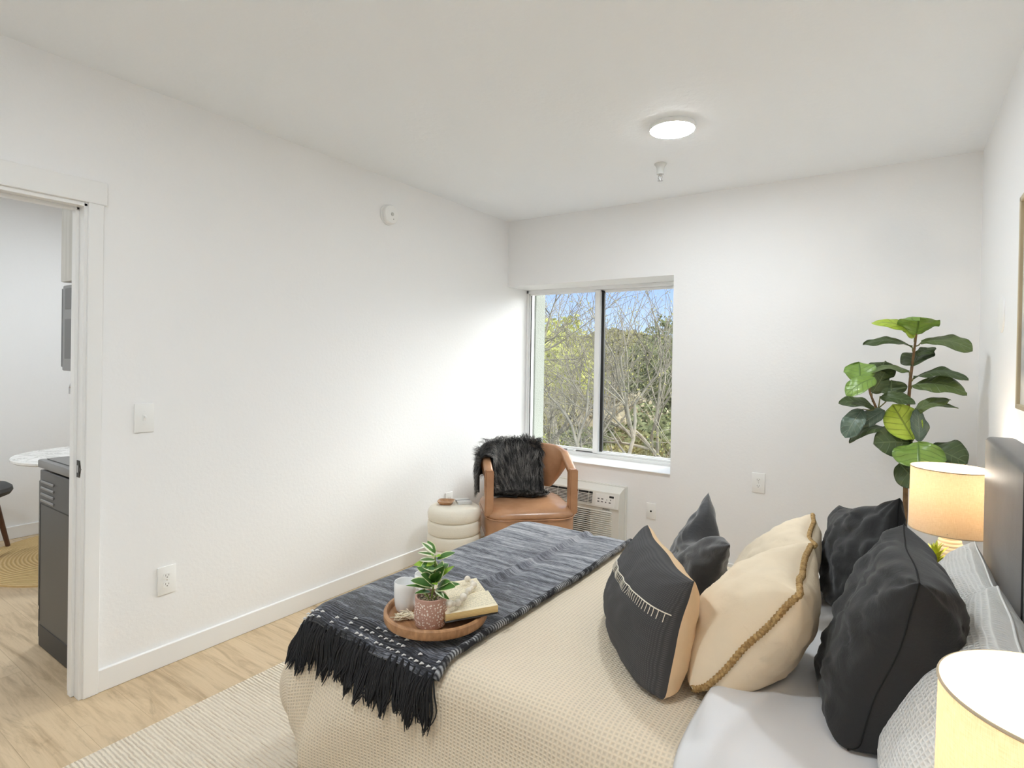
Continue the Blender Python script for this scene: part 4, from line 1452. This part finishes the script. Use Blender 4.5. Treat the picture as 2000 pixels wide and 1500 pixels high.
# ------------------------------------------------------------------ leather armchair (local: +x = its left seen from the front (screen right), +y = back)
t = NT('tan_leather')
v = t.coord()
t.set(t.ramp(t.noise(v, 7, 4), [(.3, lin((170, 124, 90))), (.7, lin((192, 146, 110)))]), .27, 0, .7)
t.bump(t.noise(v, 180, 3), .12, .002)
M_LEATHER = t.m
M_LEG = plain('chair_leg_dark', (64, 54, 46), .45)
ch = thing('armchair', 'tan leather barrel armchair in the corner under the window', 'armchair', Vector((.612, -.615, 0)), math.radians(44.0))
def rrect(w, d, r, n=8):
    pts = []
    for cx_, cy_, a0 in ((w/2-r, d/2-r, 0), (-w/2+r, d/2-r, 90), (-w/2+r, -d/2+r, 180), (w/2-r, -d/2+r, 270)):
        for k in range(n+1):
            a = math.radians(a0+90*k/n)
            pts.append((cx_+r*math.cos(a), cy_+r*math.sin(a)))
    return pts
def stack(layers, w, d, r, cy=0):
    """layers: (inset, z)"""
    mb = MB()
    vs, fs = [], []
    n = 0
    for ins, z in layers:
        p_ = rrect(w-2*ins, d-2*ins, max(.01, r-ins))
        n = len(p_)
        vs += [(x, y+cy, z) for x, y in p_]
    for i in range(len(layers)-1):
        for k in range(n):
            k2 = (k+1) % n
            fs.append([i*n+k, i*n+k2, (i+1)*n+k2, (i+1)*n+k])
    fs.append(list(range(n))[::-1])
    fs.append([(len(layers)-1)*n+k for k in range(n)])
    return mb.add(vs, fs)
build('seat_base', stack([(.02, .235), (.006, .240), (0, .252), (0, .375), (.003, .384)], .60, .58, .13), M_LEATHER, ch, world=False)
build('seat_cushion', stack([(.003, .386), (-.004, .396), (-.002, .412), (.012, .43), (.04, .443), (.09, .449), (.2, .452)], .60, .58, .13), M_LEATHER, ch, world=False, auto=60)
pp = rrect(.61, .59, .135)
build('piping', MB().tube([(x, y, .386) for x, y in pp]+[(pp[0][0], pp[0][1], .386)], .0045, 6), M_LEATHER, ch, world=False)
HWD, BKD = .285, .27
def band(s):
    """plan position, outward normal on the back/arm band; s in [-1,1] from screen-left post round the back to the right post"""
    L1, ar = .20, math.pi*.5*(HWD+.24)/2*2
    tot = 2*L1+ar
    d = (s+1)/2*tot
    if d < L1:
        return Vector((-HWD, -.19+d, 0)), Vector((-1, 0, 0))
    if d > L1+ar:
        return Vector((HWD, .01-(d-L1-ar), 0)), Vector((1, 0, 0))
    a = math.pi*(d-L1)/ar
    p_ = Vector((-HWD*math.cos(a), .01+.25*math.sin(a), 0))
    n_ = Vector((-math.cos(a)/HWD, math.sin(a)/.25, 0)).normalized()
    return p_, n_
def ztop(s):
    a = abs(s)
    if a < .45:
        return .825-.015*(a/.45)
    if a < .66:
        return .81-.025*((a-.45)/.21)
    return .785-.085*((a-.66)/.34)
def zbot(s):
    a = abs(s)
    if a < .38:
        return .50
    if a < .70:
        return .50+.22*((a-.38)/.32)
    return ztop(s)-.05
def thick(s):
    return .045 if abs(s) < .5 else .045+.012*sm((abs(s)-.5)/.2)
mb = MB()
ns = 96
ring = []
for i in range(ns+1):
    s_ = -1+2*i/ns
    p_, n_ = band(s_)
    zt, zb = ztop(s_), min(zbot(s_), ztop(s_)-.05)
    tk = thick(s_)/2
    r_ = .012
    prof = [(-tk, zb+r_), (-tk, zt-r_), (-tk+r_*.4, zt-r_*.35), (-tk+r_, zt), (tk-r_, zt), (tk-r_*.4, zt-r_*.35), (tk, zt-r_), (tk, zb+r_), (tk-r_*.4, zb+r_*.35), (tk-r_, zb), (-tk+r_, zb), (-tk+r_*.4, zb+r_*.35)]
    ring.append([p_+n_*o_+Vector((0, 0, z)) for o_, z in prof])
vs = [v_ for r2 in ring for v_ in r2]
n = 12
fs = [[i*n+k, i*n+(k+1) % n, (i+1)*n+(k+1) % n, (i+1)*n+k] for i in range(ns) for k in range(n)]
fs += [list(range(n))[::-1], [ns*n+k for k in range(n)]]
mb.add(vs, fs)
build('backrest', mb, M_LEATHER, ch, world=False, auto=50)
for s_ in (-1, 1):
    bm = bmesh.new()
    bmesh.ops.create_cube(bm, size=1)
    for v_ in bm.verts:
        zz = .40 if v_.co.z < 0 else .700
        v_.co = Vector((s_*HWD+v_.co.x*.057, -.196+v_.co.y*.075, zz))
    bmesh.ops.bevel(bm, geom=bm.edges[:], offset=.008, segments=2, affect='EDGES')
    build('arm_post', MB().bm(bm), M_LEATHER, ch, world=False)
for sx_ in (-1, 1):
    for sy_ in (-1, 1):
        build('leg', MB().tube([(sx_*.20, sy_*.19, .24), (sx_*.235, sy_*.225, .0)], [.024, .014], 12), M_LEG, ch, world=False)

# shaggy dark throw over the chair back
fur = thing('fur_throw', 'shaggy charcoal fur throw draped over the armchair back', 'fur throw', Vector(ch.location), ch.rotation_euler[2])
def furbase(a, b):
    """a 0..1 across (screen left to right), b 0..1 from the seat up over the back and down outside"""
    s_ = -.82+a*(1.02+.34*(1-b)**1.5)+.10*nz(b*5, 3.3)*(a-.2)+.06*nz(b*13, 8.3)*(a-.2)
    p_, n_ = band(s_)
    zt = ztop(s_)
    tk = thick(s_)/2+.012
    inn = sm((s_+.62)/.2)                 # on the arm itself the throw only caps the rail
    lf = (.19+.03*nz(a*6, 4.4))*inn                          # forward reach on the seat
    up0 = .468
    h1 = zt+.012-up0
    h2 = (.23+.05*nz(a*5, 1.0))*(1.0 if s_ < .0 else max(.45, 1-s_*3))
    tot = lf+h1+2*tk+h2
    d = b*tot
    if d < lf:
        q_ = p_-n_*(tk+(lf-d))
        q_ = Vector((max(-.25, min(.25, q_.x)), q_.y, 0))
        return q_+Vector((0, 0, up0-.004)), Vector((0, 0, 1))
    d -= lf
    if d < h1:
        if inn < .5:
            d = max(d, h1-.20)
        sl = .05*(1-d/h1)*inn
        return p_-n_*(tk+sl)+Vector((0, 0, up0+d)), -n_
    d -= h1
    if d < 2*tk:
        u = d/(2*tk)
        return p_+n_*(-tk+2*tk*u)+Vector((0, 0, zt+.012+.01*math.sin(math.pi*u))), Vector((0, 0, 1))
    d -= 2*tk
    return p_+n_*(tk+.01*sm(d/.1))+Vector((0, 0, zt+.012-d)), n_
mb = MB()
mb.grid(50, 90, lambda a, b: furbase(a, b)[0])
M_FURB = plain('fur_backing', (36, 35, 35), .95)
fb_ = build('hide', mb, M_FURB, fur, world=False, auto=180)
so = fb_.modifiers.new('thick', 'SOLIDIFY')
so.thickness = .004
so.offset = 0
t = NT('fur_strand')
v = t.coord('UV')
su = t.n('SeparateXYZ', {0: v})
base_c = t.ramp(su.outputs['X'], [(.0, lin((30, 30, 31))), (.40, lin((70, 69, 68))), (.72, lin((132, 128, 124))), (1.0, lin((205, 198, 192)))])
t.set(base_c, .55, 0, .4)
rnd = random.Random(21)
mb = MB()
ROWS = 13000
for k in range(ROWS):
    a, b = rnd.random(), rnd.random()
    p_, n_ = furbase(a, b)
    p2, _n = furbase(min(1, a+.01), b)
    pb_, _m = furbase(a, max(0, b-.015))
    dn = (pb_-p_)
    dn = dn.normalized() if dn.length > 1e-5 else Vector((0, 0, -1))
    if b > .70:
        dn = -dn
    sd_ = (p2-p_)
    sd_ = sd_.normalized() if sd_.length > 1e-5 else Vector((1, 0, 0))
    cl = nz(p_.x*22, p_.y*22, p_.z*22)
    cl2 = nz(p_.x*22+9, p_.y*22, p_.z*22)
    edge = 1.0 if (b < .07 or a < .04 or a > .97) else .0
    d = (n_*(.75+.3*rnd.random())+dn*(.55+.5*cl)+sd_*(.6*cl2+rnd.gauss(0, .18))+Vector((0, 0, -.25)))
    if a > .95:
        d = d+sd_*1.1
    if a < .05:
        d = d-sd_*.8
    if b < .07:
        d = d+Vector((0, 0, .25))
    d.normalize()
    L = rnd.uniform(.040, .070)
    pts = [p_, p_+d*L*.5, p_+(d+Vector((0, 0, -.3))+dn*.35).normalized()*L]
    w_ = rnd.uniform(.0008, .0016)
    vw = d.cross(n_)
    if vw.length < 1e-4:
        vw = d.orthogonal()
    vw.normalize()
    vw = (vw+n_*rnd.gauss(0, .5)).normalized()
    vs = [pts[0]-vw*w_, pts[0]+vw*w_, pts[1]-vw*w_*.85, pts[1]+vw*w_*.85, pts[2]]
    sh = min(.99, max(.01, .56+.5*cl+rnd.gauss(0, .22)))
    tt = [(sh*.4, 0), (sh*.4, 0), (sh*.75, 0), (sh*.75, 0), (sh, 0)]
    mb.add(vs, [[0, 1, 3, 2], [2, 3, 4]], tt)
pile = build('pile', mb, t.m, fur, world=False, auto=180)

# ------------------------------------------------------------------ fiddle leaf fig in the corner
FY = -.42
fp = at(1768, 1000, y=FY)
FC = Vector((fp.x-.01, FY, 0))
fig = thing('fiddle_leaf_fig', 'tall fiddle leaf fig in the far right corner', 'potted plant', FC)
build('pot', MB().lathe([(.11, 0), (.13, .01), (.15, .25), (.152, .27), (.142, .27), (.14, .24)], 48, FC, cap=False).lathe([(.13, .005), (.01, .005)], 48, FC), plain('fig_pot_white', (222, 220, 214), .6), fig)
build('soil', MB().lathe([(.141, .235), (.08, .245), (.005, .246)], 40, FC), plain('fig_soil', (70, 56, 44), .95, bump=(60, .8, .01)), fig)
def FP(u, v_, dd=0.0):
    return at(u, v_, y=FY-dd)
M_TRUNK = plain('fig_bark', (120, 94, 66), .85, var=(30, .3), bump=(90, .4, .004))
tr_ = [FC+Vector((0, 0, .24)), FC+Vector((.004, 0, .45)), FP(1768, 1000), FP(1769, 930), FP(1771, 860), FP(1774, 790), FP(1778, 740), FP(1784, 695), FP(1790, 652)]
build('trunk', MB().tube(tr_, [.013, .0125, .0115, .011, .010, .008, .007, .006, .0045], 10), M_TRUNK, fig)
build('branch', MB().tube([FP(1770, 885), FP(1757, 850, .02), FP(1737, 825, .04), FP(1712, 798, .05), FP(1700, 770, .06), FP(1694, 745, .06)], [.008, .007, .0065, .006, .005, .004], 8), M_TRUNK, fig)
M_F1 = leafy('fig_leaf_dark', (66, 82, 46), (56, 70, 40), .9, .5, (112, 126, 88), .2, 6)
M_F2 = leafy('fig_leaf_mid', (88, 104, 56), (76, 92, 48), .9, .5, (128, 144, 98), .2, 6)
M_F3 = leafy('fig_leaf_light', (118, 148, 68), (106, 138, 60), .9, .36, (70, 100, 46), .2, 6)
M_F4 = leafy('fig_leaf_lime', (164, 186, 66), (150, 176, 60), .9, .45, (92, 104, 40), .2, 6)
M_F5 = leafy('fig_leaf_grey', (88, 106, 92), (78, 96, 82), .9, .42, (140, 152, 134), .2, 6)
VW = (CAM-Vector((fp.x, FY, 1.2))).normalized()
# stem px, blade base px, tip px, base towards camera, tip towards camera, width m, (view, up, right) weights of the upper side, curl, material
FL = [
 ((1786, 668), (1786, 659), (1702, 631), .0, .04, .105, (.75, 1, 0), .20, M_F4),
 ((1790, 655), (1790, 653), (1797, 619), .0, .12, .20, (-.75, 1, 0), .10, M_F3),
 ((1783, 687), (1782, 678), (1685, 673), .0, .05, .10, (.5, 1, 0), .14, M_F1),
 ((1789, 676), (1799, 669), (1900, 683), .02, .10, .17, (.75, 1, .2), .14, M_F2),
 ((1787, 695), (1790, 694), (1828, 680), .0, -.03, .09, (.5, 1, 0), .10, M_F1),
 ((1783, 716), (1783, 716), (1800, 684), .01, -.10, .18, (-.5, 1, .1), .05, M_F1),
 ((1780, 745), (1784, 738), (1892, 741), .01, .06, .13, (.38, 1, 0), .16, M_F1),
 ((1778, 760), (1782, 753), (1889, 768), .02, .08, .16, (.75, 1, .1), .14, M_F2),
 ((1777, 735), (1776, 726), (1698, 728), .0, .04, .12, (.32, 1, 0), .16, M_F2),
 ((1694, 745), (1681, 745), (1678, 708), .07, -.02, .17, (.9, .5, 0), .05, M_F3),
 ((1698, 760), (1709, 738), (1652, 772), .10, .16, .12, (.8, .8, 0), .12, M_F3),
 ((1698, 755), (1712, 745), (1728, 706), .03, -.05, .15, (.9, .4, .1), .06, M_F1),
 ((1704, 785), (1703, 768), (1728, 726), .04, .02, .12, (.8, .3, .6), .06, M_F1),
 ((1715, 798), (1741, 772), (1741, 742), .03, .0, .155, (.95, .4, .0), .04, M_F1),
 ((1715, 800), (1719, 774), (1788, 789), .08, .12, .10, (.7, .8, 0), .08, M_F1),
 ((1707, 798), (1708, 795), (1638, 786), .07, .12, .12, (.6, .9, 0), .10, M_F1),
 ((1712, 800), (1685, 799), (1651, 856), .08, .14, .12, (.9, .5, -.2), .10, M_F5),
 ((1735, 825), (1727, 801), (1679, 832), .06, .08, .10, (.8, .6, 0), .06, M_F5),
 ((1757, 850), (1741, 838), (1658, 864), .04, .10, .10, (.45, 1, 0), .22, M_F1),
 ((1771, 870), (1784, 859), (1743, 790), .09, .05, .185, (1, .1, .1), .05, M_F4),
 ((1771, 872), (1795, 863), (1790, 799), .10, .06, .10, (.9, .2, .5), .06, M_F5),
 ((1774, 830), (1782, 806), (1857, 781), .03, .06, .10, (.6, .9, 0), .10, M_F2),
 ((1775, 835), (1800, 797), (1872, 797), .0, .02, .05, (.3, 1, 0), .10, M_F2),
 ((1770, 875), (1781, 864), (1706, 866), .06, .12, .19, (1, .45, 0), .08, M_F1),
 ((1770, 880), (1793, 864), (1796, 920), .10, .20, .245, (1, .55, 0), .06, M_F3),
 ((1770, 890), (1816, 874), (1890, 905), .05, .10, .19, (.9, .6, 0), .06, M_F1),
 ((1769, 915), (1757, 905), (1800, 952), .07, .13, .16, (1, .3, -.2), .06, M_F1),
]
M_PET = plain('fig_petiole', (112, 112, 66), .7)
for i, (sp_, bp, tp_, d0, d1, w_, (wv, wu, wr_), cu_, m_) in enumerate(FL):
    mb = MB()
    nrm = VW*wv+Vector((0, 0, 1))*wu+CR*wr_
    b_ = FP(bp[0], bp[1], d0)
    leaf(mb, b_, FP(tp_[0], tp_[1], d1), w_, nrm, curl=cu_, fold=.10, shape='fig', nu=22, nv=12, wav=.17, seed=i*1.7)
    build('leaf', mb, m_, fig, auto=180)
    s0_ = FP(sp_[0], sp_[1], 0 if sp_[0] > 1745 else .05)
    if (s0_-b_).length > .012:
        build('petiole', MB().tube([s0_, s0_.lerp(b_, .5)+Vector((0, 0, -.005)), b_], [.0035, .003, .0025], 6), M_PET, fig)

# ------------------------------------------------------------------ bedside tables, lamps, succulent
M_NS = plain('nightstand_white', (226, 224, 220), .5)
NZ = .60
def nightstand(cy, label):
    r = thing('nightstand', label, 'nightstand', Vector((2.88, cy, 0)))
    build('body', MB().box(2.68, RW-.02, cy-.22, cy+.22, .14, NZ, .006, 2), M_NS, r)
    dr_ = build('drawer', MB().box(2.664, 2.6795, cy-.21, cy+.21, .37, NZ-.015, .003, 1), M_NS, r)
    build('knob', MB().lathe([(.006, 0), (.007, -.012), (.013, -.016), (.012, -.024), (.004, -.026)], 20, (2.664, cy, .48), RX), M_CHROME, dr_)
    dr_ = build('drawer', MB().box(2.664, 2.6795, cy-.21, cy+.21, .15, .36, .003, 1), M_NS, r)
    build('knob', MB().lathe([(.006, 0), (.007, -.012), (.013, -.016), (.012, -.024), (.004, -.026)], 20, (2.664, cy, .255), RX), M_CHROME, dr_)
    for sx_, sy_ in ((2.71, -.18), (2.71, .18), (3.06, -.18), (3.06, .18)):
        build('leg', MB().tube([(sx_, cy+sy_, .145), (sx_, cy+sy_, 0 if sx_ > 2.8 or True else 0)], [.018, .012], 10), M_NS, r)
nightstand(-1.085, 'white bedside table beyond the bed under the far lamp')
nightstand(-3.12, 'white bedside table on the near side of the bed under the near lamp')

t = NT('linen_shade')
v = t.coord()
wv1 = t.noise(t.coord(scale=(1, 1, 18)), 60, 2)
wv2 = t.noise(t.coord(scale=(14, 14, 1)), 60, 2)
cc = t.ramp(t.math('MULTIPLY', t.math('ADD', wv1, wv2), .5), [(.35, lin((228, 212, 186))), (.65, lin((246, 234, 214)))])
_d = t.n('BsdfDiffuse', {'Color': cc})
_t = t.n('BsdfTranslucent', {'Color': cc})
_m = t.n('MixShader', {0: .36, 1: _d.outputs[0], 2: _t.outputs[0]})
t.link(_m.outputs[0], t.out.inputs['Surface'])
M_SHADE = t.m
M_RIB = plain('ribbed_white', (240, 232, 218), .6)
M_SHTRIM = plain('shade_trim', (196, 180, 154), .8)
M_BULB = emis('warm_bulb', (1, .82, .56), 30)
def table_lamp(c, zt, label, power):
    """c on the table; zt = top of the shade"""
    r = thing('table_lamp', label, 'table lamp', Vector(c), group=None)
    zb = zt-.245
    bp = []
    hh = zb-.01-c[2]
    for k in range(1, 14):
        for q_, dr in ((.0, 0), (.35, .003), (.65, .003)):
            u = (k-1+q_)/13
            bp.append((.082-.058*u+dr, c[2]+.004+hh*u))
    build('ribbed_base', MB().lathe([(.082, c[2]), (.086, c[2]+.003)]+bp+[(.02, zb-.002)], 40, (c[0], c[1], 0)), M_RIB, r, auto=60)
    build('stem', MB().lathe([(.006, zb-.02), (.006, zb+.06), (.016, zb+.06), (.016, zb+.1), (.012, zb+.105)], 16, (c[0], c[1], 0)), M_CHROME, r)
    sh = MB()
    vs = []
    R1, R0 = .133, .136
    sh.lathe([(R0, zb), (R1, zt), (R1-.0015, zt), (R0-.0015, zb), (R0, zb)], 72, (c[0], c[1], 0), cap=False)
    shd = build('lamp_shade', sh, M_SHADE, r, auto=50)
    for rr, zz in ((R1, zt), (R0, zb)):
        pts = [(c[0]+rr*math.cos(2*math.pi*k/72), c[1]+rr*math.sin(2*math.pi*k/72), zz) for k in range(73)]
        build('shade_rim', MB().tube(pts, .0022, 6, cap=False), M_SHTRIM, shd)
    sp_ = MB()
    for k in range(3):
        a = 2*math.pi*k/3+.4
        sp_.tube([(c[0]+.012*math.cos(a), c[1]+.012*math.sin(a), zb+.03), (c[0]+R0*math.cos(a), c[1]+R0*math.sin(a), zb+.012)], .0016, 6)
    build('shade_spider', sp_, M_CHROME, shd)
    zc = zb+.135
    bulb = build('bulb', MB().lathe([(.010, zb+.10), (.014, zb+.11), (.026, zc), (.029, zc+.015), (.024, zc+.032), (.010, zc+.042), (.002, zc+.044)], 24, (c[0], c[1], 0)), M_BULB, r)
    ld = bpy.data.lights.new('bulb_light', 'POINT')
    ld.energy = power
    ld.color = (1, .91, .79)
    ld.shadow_soft_size = .035
    lo = bpy.data.objects.new('bulb_light', ld)
    COL.objects.link(lo)
    lo.parent = r
    lo.location = Vector((0, 0, zc+.075-c[2]))
    return r
table_lamp((2.940, -1.12, NZ), 1.03, 'lit table lamp with ribbed base on the far bedside table', 2.2)
table_lamp((2.945, -3.02, NZ), 1.03, 'lit table lamp close to the camera at the lower right', 2.2)

q = at(1838, 1075, y=-1.16)
sc2 = Vector((2.887, -1.272, NZ))
su_ = thing('succulent', 'small yellow green succulent in a glass cup on the far bedside table', 'potted plant', sc2)
build('cup', MB().lathe([(.032, 0), (.036, .004), (.044, .08), (.0445, .10), (.042, .10), (.040, .08), (.03, .008)], 32, sc2, cap=False).lathe([(.034, .003), (.004, .003)], 32, sc2), plain('cup_cream', (214, 206, 170), .3), su_)
mb = MB()
rnd = random.Random(8)
for k in range(46):
    a = k*2.4
    el = .15+1.25*(k/46)
    b0 = sc2+Vector((0, 0, .085))
    d = Vector((math.cos(a)*math.cos(el), math.sin(a)*math.cos(el), math.sin(el)))
    leaf(mb, b0+d*.01, b0+d*rnd.uniform(.055, .095), .014, Vector((0, 0, 1)), curl=.1, nu=5, nv=2)
build('rosette', mb, plain('succulent_leaf', (196, 204, 70), .5, var=(40, .2)), su_, auto=180)
